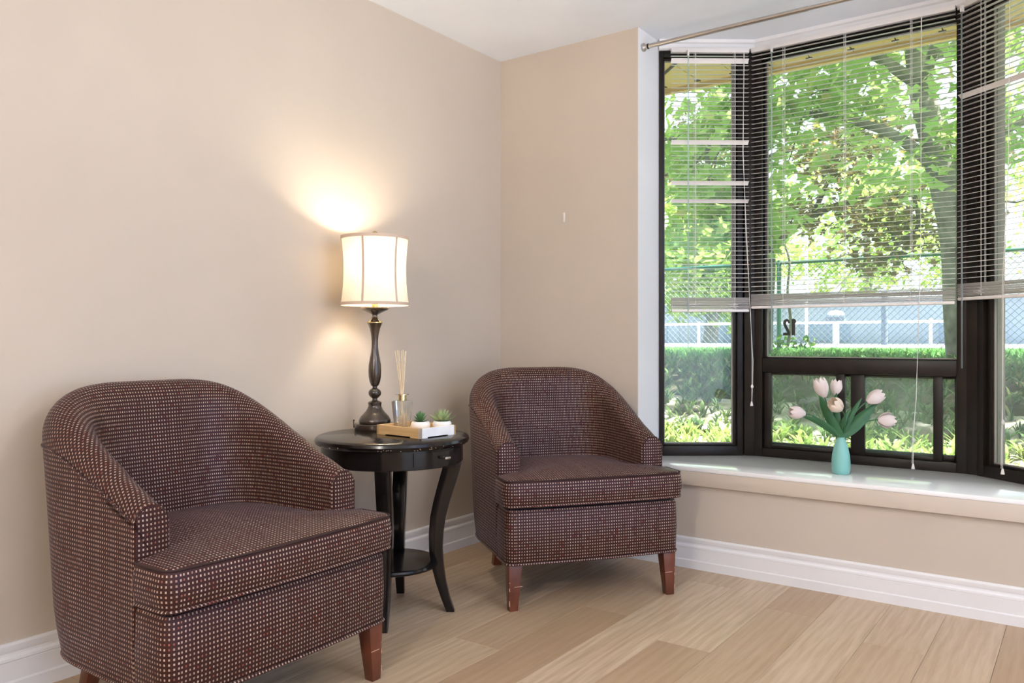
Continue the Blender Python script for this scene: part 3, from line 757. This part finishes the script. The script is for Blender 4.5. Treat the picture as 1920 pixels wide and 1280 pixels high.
# ------------------------------------------------------------------ vase and tulips on the window seat
VB = Vector((1.633, .18, .4455))
vs = MB().lathe([(.030, 0), (.033, .003), (.0365, .02), (.0375, .045), (.0345, .08), (.027, .115), (.0185, .138), (.0145, .148), (.0150, .152), (.0125, .152), (.0115, .14)], 40).build('vase', 'aqua', None, 45, loc=VB)
tag(vs, 'slim aqua ceramic vase standing on the white window seat', 'vase')
def bez(p0, p1, p2, n_=10): return [p0 * (1 - t) ** 2 + p1 * 2 * t * (1 - t) + p2 * t * t for t in [i / n_ for i in range(n_ + 1)]]
def petal_mesh(Lg, wd, open_, mat):
    m = MB(); rows = []
    for i in range(9):
        t = i / 8; r_ = wd * (math.sin(math.pi * min(1, t * .72 + .06)) ** .75) * (1 - open_ * .1) + open_ * .004 * t
        hw = .95 * math.sin(math.pi * (.10 + .84 * t)) ** .6
        rows.append([(r_ * math.cos(hw * (j / 3 - 1)) , r_ * math.sin(hw * (j / 3 - 1)), Lg * t - .10 * Lg * abs(j / 3 - 1) ** 2 * t) for j in range(7)])
    back = [[(x_ * .94, y_ * .94, z_) for x_, y_, z_ in r_] for r_ in rows]
    m.loft(rows, False, False); m.loft([r_[::-1] for r_ in back], False, False)
    return m.mesh('petal', mat, 70)
def blade(pts, wd, mat, name='leaf', par=None, side=None, fold=.35):
    """long leaf along pts"""
    m = MB(); rows = []; n_ = len(pts)
    for i, p in enumerate(pts):
        t = i / (n_ - 1); tg = (pts[min(i + 1, n_ - 1)] - pts[max(i - 1, 0)]).normalized()
        sd = (side - tg * side.dot(tg)).normalized(); up = sd.cross(tg)
        h = wd * max(.03, math.sin(math.pi * (.12 + .86 * t)) ** .8)
        rows.append([p - sd * h + up * h * fold, p - sd * h * .5 + up * h * fold * .3, p, p + sd * h * .5 + up * h * fold * .3, p + sd * h + up * h * fold])
    m.loft([[tuple(q) for q in r_] for r_ in rows], False, False)
    m.loft([[tuple(q - Vector((0, 0, .0008))) for q in r_][::-1] for r_ in rows], False, False)
    return m.build(name, mat, par, 70)
mouth = Vector((0, 0, .150))
RT = Vector((.8097, .5868, 0)); FW = Vector((-.5868, .8097, 0))
tulips = [  # head, pointing, length, radius, petal material, label, leaves [(tip, bulge, width)]
    ((-.055, -.040, .318), (-.25, -.2, .95), .078, .026, 'petal', 'tall blush tulip at upper left of the aqua vase', [((-.072, -.052, .335), (-.05, -.05, .24), .019)]),
    ((.015, -.056, .270), (-.35, -.55, .45), .060, .027, 'petal_w', 'cream centered tulip facing the room above the vase', [((.035, .02, .275), (.0, -.02, .21), .011)]),
    ((.088, .062, .298), (.62, .45, .42), .070, .026, 'petal', 'blush tulip leaning up to the right of the vase', [((.128, .092, .298), (.05, .03, .225), .019), ((.07, .05, .315), (.03, .02, .24), .012)]),
    ((.124, .088, .224), (.80, .58, -.05), .066, .024, 'petal', 'blush tulip drooping farthest right with open petals', [((.108, .078, .262), (.05, .03, .18), .016)]),
    ((-.120, -.087, .250), (-.80, -.58, .12), .062, .024, 'petal', 'closed blush tulip stretched farthest left over the seat', [((-.128, -.09, .236), (-.07, -.05, .225), .015)]),
    ((-.030, .030, .325), (.1, .1, 1), .060, .021, 'petal', 'small blush tulip half hidden behind the tallest bloom', [((-.018, .0, .335), (-.03, .01, .24), .015)]),
]
for i, (hd, dr_, Lg, rr, mt, lab, lvs) in enumerate(tulips):
    t_ = empty('tulip', VB, 0, lab, 'tulip', 'tulips in the aqua vase')
    hd = Vector(hd); dv = Vector(dr_).normalized(); an = 2 * math.pi * i / 6
    base = Vector((.006 * math.cos(an), .006 * math.sin(an), .03)); mo = Vector((.007 * math.cos(an), .007 * math.sin(an), .15))
    pts = [base, mo] + bez(mo, hd - dv * (hd - mo).length * .35, hd, 8)[1:]
    MB().tube(pts, .0028, 7).build('stem', 'tulip_leaf', t_, 60)
    q = dv.to_track_quat('Z', 'Y').to_euler()
    Lg *= 1.1; rr *= 1.15; pm1, pm2 = petal_mesh(Lg, rr * .90, .2, mt), petal_mesh(Lg * .97, rr, .6 if i == 3 else .3, mt)
    for j in range(3):
        for me_, ph in ((pm1, 0), (pm2, 60)):
            e_ = (dv.to_track_quat('Z', 'Y') @ Euler((0, 0, R(120 * j + ph))).to_quaternion())
            if i == 3 and ph: e_ = e_ @ Euler((0, R(10), 0)).to_quaternion()
            link('petal', me_, t_, hd, e_.to_euler())
    for tip, bl, wd in lvs:
        tip = Vector(tip); blv = Vector(bl); sd = (tip - mo).cross(FW).normalized() if True else RT
        sd = (sd + FW * .55).normalized()
        blade([base * .4 + mo * .6] + bez(mo, blv, tip, 12), wd, 'tulip_leaf', 'leaf', t_, sd)

# ------------------------------------------------------------------ unseen globes: rear lamp fits the chair shadow, right one added as fill
for i, (x_, y_) in enumerate(((2.15, -4.9), (3.15, -1.9))):
    c_ = empty('unseen_globe_light', (x_, y_, CH), 0, ['opal globe pendant lamp hanging at the rear of the room, out of view', 'unseen opal globe fill light added right of the view to brighten the window seat'][i], 'lamp', 'opal globe pendant lamps')
    MB().lathe([(.06, 0), (.06, -.012), (.02, -.025)], 32).build('canopy', 'white_metal', c_, 40)
    MB().lathe([(.006, -.02), (.006, -.26)], 10).build('stem', 'white_metal', c_, 40)
    MB().lathe([(.02, -.27 + .0), (.115 * .6, -.39 + .092)] + [(.115 * math.cos(R(a_)), -.39 + .115 * math.sin(R(a_))) for a_ in range(45, -90, -9)] + [(.002, -.505)], 32).build('opal_globe', MAT['diffuser'][i], c_, 60)

# ------------------------------------------------------------------ outside: house skin, eave
ex = empty('house_exterior', kind='structure')
MB().prism([(BX0 - .1, .152), (BX1 + .1, .152), (2.50, .26), (2.10, .56), (1.12, .56), (.72, .26)], 0, .30).build('bay_plinth', 'siding', ex)
bx('outer_wall', 'siding', -6, BX0 - .13, .16, .30, 0, 2.6, ex); bx('outer_wall', 'siding', BX1 + .13, 9, .16, .30, 0, 2.6, ex)
# outer corner posts of the bay seen through the side panes
MB().prism([(2.06, .565), (2.10, .53), (2.165, .50), (2.19, .53), (2.12, .60), (2.06, .605)], .35, 2.47).build('bay_post', 'siding', ex, 30)
MB().prism([(1.16, .565), (1.16, .605), (1.10, .60), (1.03, .53), (1.055, .50), (1.12, .53)], .35, 2.47).build('bay_post', 'siding', ex, 30)
ev = empty('eave', (0, 0, 2.475), 0, kind='structure')
EY = 1.0
nP = 40
for i in range(nP):
    x0 = -2.6 + i * .205
    bx('soffit_panel', 'soffit', x0, x0 + .199, .30, EY, -.008, .012, ev, .002)
    if i % 1 == 0: bx('vent_gap', 'dark_gap', x0 + .199, x0 + .205, .30, EY, -.003, .012, ev)
    bx('soffit_vent', 'dark_gap', x0 + .183, x0 + .215, EY - .055, EY - .03, -.0105, -.004, ev)
MB().tube([(1.02, .30, -.012), (.30, EY, -.012)], .008, 6).build('hip_seam', 'dark_gap', ev)
bx('fascia', 'soffit', -2.6, 5.6, EY, EY + .03, -.035, .16, ev)
rf = MB().prism([(-6, -6), (9, -6), (9, EY + .08), (-6, EY + .08)], 2.64, 2.72).build('roof', 'siding'); rf['kind'] = 'structure'

# ------------------------------------------------------------------ outside: terrain
def nz(x, y): return .5 * math.sin(1.7 * x + .6 * y) + .35 * math.sin(3.1 * y - 1.2 * x + 1) + .25 * math.sin(5.3 * x + 4.1 * y)
def gz(x, y):
    b = .36 + .44 * smooth((y - .9) / 2.1)
    if y > 3: b += .075 * min(1, (y - 3) / 4)
    if y > 7: b += .03 * min(1, (y - 7) / 5)
    return b + .022 * nz(x, y) * (1 if y < 3.2 else .35 if y < 8 else .0)
def terrain(name, ys, xs, mat, label_kind='structure'):
    rows = [[(x_, y_, gz(x_, y_)) for x_ in xs] for y_ in ys]
    o = MB().loft(rows[::-1], False, False).build(name, mat, None, 60); o['kind'] = label_kind; return o
terrain('ground_bounce_strip', [.3 + .06 * i for i in range(29)], [-4 + .1 * i for i in range(100)], 'bounce_mulch')  # pale mulch strip, added wide to bounce sun onto soffit and seat
terrain('ground_bank', [1.98 + .05 * i for i in range(22)], [-4 + .1 * i for i in range(100)], 'soil')
terrain('ground_lawn', [3.03 + .2 * i for i in range(32)], [-14 + .4 * i for i in range(70)], 'lawn')
terrain('ground_pavement', [9.2, 12, 20, 40, 80], [-60, -20, 0, 20, 60], 'pave')

def leaf_cloud(name, centers, rad, per, size, mat, outline, parent=None, flat=.5, jitter=.35):
    P = np.repeat(np.asarray(centers, float), per, 0); N = len(P)
    dd = RNG.normal(size=(N, 3)); dd /= np.linalg.norm(dd, axis=1)[:, None]; P = P + dd * (RNG.random((N, 1)) ** .5) * np.asarray(rad)
    V, F_ = leaf_geo(P, size * (1 + jitter * RNG.uniform(-1, 1, N)), outline, flat)
    me = bpy.data.meshes.new(name); me.from_pydata(V.tolist(), [], F_.tolist()); me.materials.append(MAT[mat]); me.update()
    o = link(name, me, parent); o['kind'] = 'stuff'; return o
def rand_frames(N, flat):
    n_ = RNG.normal(size=(N, 3)); n_[:, 2] = np.abs(n_[:, 2]) + flat; n_ /= np.linalg.norm(n_, axis=1)[:, None]
    t = RNG.normal(size=(N, 3)); t[:, 2] -= .5; t -= n_ * (t * n_).sum(1)[:, None]; t /= np.linalg.norm(t, axis=1)[:, None]
    return t, np.cross(n_, t), n_
def leaf_geo(P, sz, outline, flat):
    N = len(P); t, b, n_ = rand_frames(N, flat); o = np.asarray(outline, float)
    pts = P[:, None, :] + sz[:, None, None] * (o[None, :, 0:1] * t[:, None, :] + o[None, :, 1:2] * b[:, None, :] + o[None, :, 2:3] * n_[:, None, :])
    k_ = len(o); V = pts.reshape(-1, 3); F_ = (np.arange(N) * k_)[:, None] + np.arange(k_)[None, :]
    return V, F_
MAPLE = [(-.45, 0, 0), (-.42, .22, .03), (-.12, .18, 0), (-.05, .52, .08), (.14, .24, .02), (.55, 0, -.06), (.14, -.24, .02), (-.05, -.52, .08), (-.12, -.18, 0), (-.42, -.22, .03)]
OVAL = [(-.5, 0, 0), (-.1, .26, .05), (.3, .18, .02), (.55, 0, -.06), (.3, -.18, .02), (-.1, -.26, .05)]

def limb(m, pts, r0, r1, n_=9):
    P = [Vector(p) for p in pts]; Q = []
    for i in range(len(P) - 1):
        p0 = P[max(i - 1, 0)]; p1, p2 = P[i], P[i + 1]; p3 = P[min(i + 2, len(P) - 1)]
        for j in range(5):
            t = j / 5; Q.append(.5 * ((2 * p1) + (p2 - p0) * t + (2 * p0 - 5 * p1 + 4 * p2 - p3) * t * t + (3 * p1 - p0 - 3 * p2 + p3) * t ** 3))
    Q.append(P[-1]); n = len(Q); m.tube(Q, [lerp(r0, r1, i / (n - 1)) for i in range(n)], n_); return Q
def twigs(m, Q, count, length, r0, tips, down=0):
    for _ in range(count):
        p = Q[random.randrange(len(Q) // 4, len(Q))]; d_ = Vector((random.gauss(0, 1), random.gauss(0, 1), random.gauss(.1 - down, .5))).normalized() * length * random.uniform(.5, 1.1)
        a_ = p + d_ * .5 + Vector((0, 0, random.uniform(-.1, .15))); b_ = p + d_
        limb(m, [p, a_, b_], r0, r0 * .25, 5); tips += [a_, b_, (a_ + b_) / 2]

# --- green maple (trunk at the right of the middle pane)
ga = (1.60, 4.70)
tA = empty('maple_tree', (0, 0, 0), 0, 'large green maple shading the bank outside the middle pane', 'tree'); m = MB(); tipsA = []
tr_ = limb(m, [(1.60, 4.70, .74), (1.565, 4.665, 1.2), (1.52, 4.63, 1.92), (1.36, 4.64, 2.7), (1.22, 4.68, 3.4), (1.12, 4.8, 4.6), (1.1, 4.9, 5.6)], .17, .07, 12)
m.build('trunk', 'bark', tA, 60); m = MB()
for pts, r0 in (([(1.42, 4.63, 2.45), (1.15, 4.55, 2.75), (.85, 4.5, 2.95), (.3, 4.3, 3.1), (-.4, 4.0, 3.0), (-1.2, 3.7, 2.9)], .06),
                ([(1.22, 4.68, 3.3), (.7, 4.3, 3.7), (.1, 3.7, 3.9), (-.6, 3.2, 3.8)], .06), ([(1.24, 4.68, 3.2), (1.5, 4.0, 3.6), (1.8, 3.4, 3.8), (2.1, 2.9, 3.7)], .05),
                ([(1.16, 4.75, 4.2), (.3, 5.2, 4.8), (-.8, 5.5, 5.0), (-1.8, 5.4, 4.8)], .05), ([(1.2, 4.7, 3.5), (2.0, 5.2, 3.9), (2.9, 5.6, 4.0), (3.8, 5.8, 3.9)], .05),
                ([(1.4, 4.63, 2.5), (1.9, 4.7, 2.8), (2.5, 4.6, 3.0), (3.1, 4.3, 3.0)], .045), ([(1.12, 4.8, 4.6), (.6, 3.9, 5.2), (.3, 3.0, 5.3)], .045),
                ([(1.12, 4.8, 4.7), (1.8, 4.0, 5.3), (2.5, 3.3, 5.4)], .045), ([(-.30, 4.02, 3.0), (-.345, 3.6, 2.75), (-.37, 3.88, 2.2), (-.30, 4.0, 1.95)], .032)):
    Q = limb(m, pts, r0, .014, 8); twigs(m, Q, 16, .75, .011, tipsA)
m.build('branches', 'bark', tA, 60)
cl = [tuple(p) for p in tipsA if p.z > 1.9 and p.y > 2.5]
extra = []
for _ in range(220):
    a_ = random.uniform(0, 6.283); r_ = random.random() ** .5
    x_, y_ = .75 + 3.6 * r_ * math.cos(a_), 4.5 + 2.3 * r_ * math.sin(a_)
    if y_ < 2.75: continue
    extra.append((x_, y_, random.uniform(2.25, 5.6)))
for _ in range(190): extra.append((random.uniform(2.3, 5.4), random.uniform(2.3, 3.9), random.uniform(3.3, 5.6)))  # unseen leaf clusters added to shade the bank
for _ in range(95): extra.append((random.uniform(-2.2, .5), random.uniform(3.0, 4.6), random.uniform(2.1, 4.6)))
cl += extra
leaf_cloud('foliage', cl, (.36, .36, .26), 17, .128, 'leafA', MAPLE, tA, .7)
# the largest nearest leaves as pieces of their own
lm = bpy.data.meshes.new('leaf'); lm.from_pydata(MAPLE, [], [tuple(range(len(MAPLE)))]); lm.materials.append(MAT['leafA']); lm.update()
camp = Vector(cam.location)
near = sorted([Vector(c_) for c_ in cl if -1 < c_[0] < 2.6], key=lambda p: (p - camp).length)[:60]
for p in near:
    for _ in range(5):
        q = p + Vector((random.uniform(-.25, .25), random.uniform(-.25, .25), random.uniform(-.22, .2))); s_ = random.uniform(.09, .14)
        link('leaf', lm, tA, q, (random.uniform(-.7, .7), random.uniform(-.7, .7), random.uniform(0, 6.28)), (s_, s_, s_))

# --- copper tinged tree near the fence
tB = empty('copper_tree', (0, 0, 0), 0, 'brownish copper leaved tree with an arching limb before the fence', 'tree'); m = MB(); tipsB = []
limb(m, [(-.47, 5.55, .80), (-.455, 5.55, 1.3), (-.43, 5.567, 1.99), (-.52, 5.6, 2.8), (-.7, 5.7, 3.8), (-.8, 5.8, 4.8)], .085, .045, 10); m.build('trunk', 'bark2', tB, 60); m = MB()
for pts, r0 in (([(-.44, 5.56, 1.93), (-.28, 5.62, 2.16), (-.07, 5.70, 2.32), (.263, 5.70, 2.45), (.677, 5.75, 2.50), (1.3, 5.7, 2.45), (1.9, 5.6, 2.3)], .055),
                ([(.0, 5.70, 2.36), (.15, 5.6, 2.6), (.35, 5.5, 3.0), (.45, 5.5, 3.3)], .03), ([(1.0, 5.72, 2.48), (1.11, 5.3, 2.12), (.98, 5.2, 1.95), (.85, 5.13, 1.77)], .022),
                ([(-.5, 5.6, 2.6), (-1.0, 5.2, 2.9), (-1.7, 4.9, 2.8), (-2.4, 4.7, 2.5)], .04), ([(-.55, 5.6, 3.0), (.1, 6.1, 3.3), (.9, 6.4, 3.2), (1.8, 6.5, 3.0)], .04),
                ([(-.6, 5.65, 3.3), (-1.4, 6.2, 3.5), (-2.3, 6.5, 3.3)], .04)):
    Q = limb(m, pts, r0, .010, 8); twigs(m, Q, 12, .55, .008, tipsB, .25)
m.build('branches', 'bark2', tB, 60)
leaf_cloud('foliage', [tuple(p) for p in tipsB if p.z > 1.75], (.26, .26, .20), 16, .085, 'leafB', MAPLE, tB, .5)
for x_, y_, z_ in ((.08, 5.9, 1.86),):
    pass

# --- far sunny trees
for (x_, y_, r_, h_, lab) in ((-13.2, 29.5, 4.0, 8, 'sunlit yellow green tree beyond the pale building behind the left pane'), (-4.6, 29.5, 4.0, 8, 'sunlit yellow green tree beyond the pale building behind the middle pane'), (4.0, 29.5, 4.0, 8, 'sunlit yellow green tree far off in the right pane'), (-21.8, 30, 4.0, 8, 'distant yellow green tree seen at the edge of the left pane'), (-5.6, 16.6, 1.7, 4.2, 'small leafy tree standing just behind the white rail')):
    t_ = empty('background_tree', (x_, y_, gz(x_, y_)), 0, lab, 'tree', 'sunlit trees beyond the fence')
    m = MB(); tp = []
    Q = limb(m, [(0, 0, -.1), (.1, .1, h_ * .3), (0, .2, h_ * .65)], .22, .08, 8)
    for _ in range(7): twigs(m, Q, 2, r_ * .7, .05, tp)
    m.build('trunk', 'bark', t_, 60)
    cs = []
    for _ in range(110):
        v_ = Vector((random.gauss(0, 1), random.gauss(0, 1), random.gauss(0, 1))).normalized() * random.random() ** .4
        cs.append((v_.x * r_, v_.y * r_, h_ * .55 + v_.z * h_ * .42))
    leaf_cloud('foliage', cs, (.7, .7, .55), 36, .27, 'leafC', OVAL, t_, .5)

# --- chain link fence
fn = empty('chain_link_fence', (0, 7.0, 0), 0, 'green chain link fence crossing the lawn behind the trees', 'fence')
FX0, FX1 = -7.6, 6.2; FZ0, FZ1 = .88, 1.985
for x_ in (-7.6, -5.3, -2.98, -.77, 1.62, 3.9, 6.2): MB().lathe([(.030, .70), (.030, FZ1 + .02), (.02, FZ1 + .035)], 10, c=(x_, 0)).build('post', 'green_metal', fn, 40)
MB().tube([(FX0, 0, FZ1), (FX1, 0, FZ1)], .022, 10).build('top_rail', 'green_metal', fn, 60)
m = MB(); hh = FZ1 - FZ0; st = .078; r_ = .0028; n_ = int((FX1 - FX0 + hh) / st)
for i in range(n_):
    for sg in (1, -1):
        xa = FX0 - hh + i * st; pa, pb = (xa, FZ0), (xa + hh, FZ1)
        if pa[0] < FX0: pa = (FX0, FZ0 + FX0 - xa)
        if pb[0] > FX1: pb = (FX1, FZ0 + FX1 - xa)
        if sg < 0: pa, pb = (FX0 + FX1 - pa[0], pa[1]), (FX0 + FX1 - pb[0], pb[1])
        m.tube([(pa[0], sg * .003, pa[1]), (pb[0], sg * .003, pb[1])], r_, 3, False)
m.build('wire_mesh', 'wire', fn)['kind'] = 'stuff'
vn = MB(); limb(vn, [(-.655, 6.93, .86), (-.60, 6.93, 1.2), (-.64, 6.93, 1.6), (-.62, 6.94, 2.0), (-.72, 6.95, 2.3)], .022, .012, 7)
vo = empty('sapling', (0, 0, 0), 0, 'thin crooked sapling growing against the green fence post', 'tree'); vn.build('stem', 'bark2', vo, 60)
leaf_cloud('foliage', [(-.9, 6.85, .93), (-.55, 6.85, .95), (-.35, 6.85, .97), (-.7, 6.85, .97), (-.75, 6.95, 2.3)], (.16, .1, .09), 22, .08, 'weed', OVAL, vo, .4)

# --- beyond the fence: white rail, pale building, bins
rl = empty('white_rail', (0, 14.0, 0), 0, 'white pipe rail running across the paved yard', 'rail')
for x_ in (-12, -9.6, -7.2, -4.8, -2.4, -.05, 2.35, 4.7): MB().lathe([(.032, .85), (.032, 3.4 if x_ == -2.4 else 1.42)], 10, c=(x_, 0)).build('post', 'white_metal', rl, 40)
MB().tube([(-12, 0, 1.36), (.7, 0, 1.36)], .026, 8).build('upper_rail', 'white_metal', rl, 60)
MB().box(-14, 9, -.06, .06, .80, .925).build('kerb', 'white_metal', rl, None)
MB().tube([(-.82, -.3, .85), (-.82, -.3, 1.95)], .06, 8).build('dark_post', 'slate', rl, 60)
MB().tube([(.70, 0, .85), (.70, 0, 1.38)], .06, 8).build('dark_post', 'slate', rl, 60)
bd = empty('pale_building', (0, 19, .9), 0, 'long low pale blue building across the yard', 'building')
MB().box(-16, 9, 0, 5, -.2, 1.15).build('wall', 'far_wall', bd); MB().box(-16.2, 9.2, -.2, 5.2, 1.15, 1.25).build('roof_edge', 'white_metal', bd)
for x_ in (-12.5, -9.2, -6.3, -4.0, -.6, 2.6): MB().box(x_, x_ + 1.3, -.03, .05, .05, .55).build('window', 'far_glass', bd)
un = empty('utility_unit', (-2.05, 15.0, .9), 0, 'pale rounded unit standing behind the white rail', 'utility unit')
MB().lathe([(.02, .75), (.10, .735), (.17, .69), (.17, .64)], 20).build('lid', 'white_metal', un, 50); MB().box(-.19, .19, -.12, .12, .50, .60).build('band', 'slate', un); MB().lathe([(.07, -.05), (.07, .50)], 12).build('pedestal', 'white_metal', un, 40)

# --- weeds, grass and stones on the bank
def weed_mesh(n_, fn_, hmin, hmax, wmin, wmax, name, mat, per):
    V, F_ = [], []
    for _ in range(n_):
        x0, y0 = fn_(); z0 = gz(x0, y0); sc = random.uniform(.7, 1.25)
        for _ in range(per):
            an = random.uniform(0, 6.283); h = random.uniform(hmin, hmax) * sc; wd = random.uniform(wmin, wmax) * sc; le = h * random.uniform(.3, 1.1)
            d_ = Vector((math.cos(an), math.sin(an), 0)); s_ = Vector((-d_.y, d_.x, 0)); p = Vector((x0, y0, z0 - .01)); b = len(V)
            for t, k_ in ((0, .25), (.4, 1), (.75, .8), (1, .04)):
                c_ = p + d_ * le * t ** 1.4 + Vector((0, 0, h * (t - .35 * t * t) * 1.3))
                V += [tuple(c_ - s_ * wd * k_), tuple(c_ + s_ * wd * k_)]
            F_ += [(b, b + 1, b + 3, b + 2), (b + 2, b + 3, b + 5, b + 4), (b + 4, b + 5, b + 7, b + 6)]
    me = bpy.data.meshes.new(name); me.from_pydata(V, [], F_); me.materials.append(MAT[mat]); me.update()
    return link(name, me)
o = weed_mesh(560, lambda: (random.uniform(-2.2, 3.4), random.uniform(.75, 1.5)), .05, .13, .005, .013, 'bank_weeds', 'weed_painted_sun', 9)
tag(o, 'bright broad leaved weeds crowding the foot of the window', 'weeds', kind='stuff')
o = weed_mesh(1900, lambda: (random.uniform(-2.6, 3.6), random.uniform(1.35, 3.1)), .04, .13, .003, .010, 'bank_weeds', 'weed_painted_shade', 8)
tag(o, 'scattered weeds over the shaded earth bank', 'weeds', kind='stuff')
o = weed_mesh(9000, lambda: (random.uniform(-4.5, 3.6), 2.75 + 4.2 * random.random() ** 1.3), .03, .075, .003, .006, 'lawn_grass', 'grass', 3)
tag(o, 'short green lawn grass along the top of the bank', 'grass', kind='stuff')
def rock(loc, r_, lab):
    bm = bmesh.new(); bmesh.ops.create_icosphere(bm, subdivisions=3, radius=1)
    for v in bm.verts:
        n_ = v.co.normalized(); v.co = Vector((n_.x * r_[0], n_.y * r_[1], n_.z * r_[2])) * (1 + .16 * math.sin(5 * n_.x + loc[0] * 7) * math.cos(4 * n_.y + 2) + .08 * math.sin(11 * n_.z + 6 * n_.x))
    me = bpy.data.meshes.new('rock'); bm.to_mesh(me); bm.free(); me.materials.append(MAT['stone'])
    for p in me.polygons: p.use_smooth = True
    o_ = link('rock', me, None, (loc[0], loc[1], gz(*loc) + r_[2] * .25)); tag(o_, lab, 'rock', 'rocks on the bank')
rock((1.72, 1.62), (.13, .10, .06), 'pinkish grey rock on the bank behind the right tulips')
rock((1.10, 1.95), (.16, .12, .045), 'flat pinkish rock on the bank behind the left tulip')
rock((.28, 1.75), (.09, .07, .03), 'small pale rock half buried low in the left pane')
rock((.42, 2.5), (.12, .09, .03), 'pale rock near the top of the bank in the left pane')
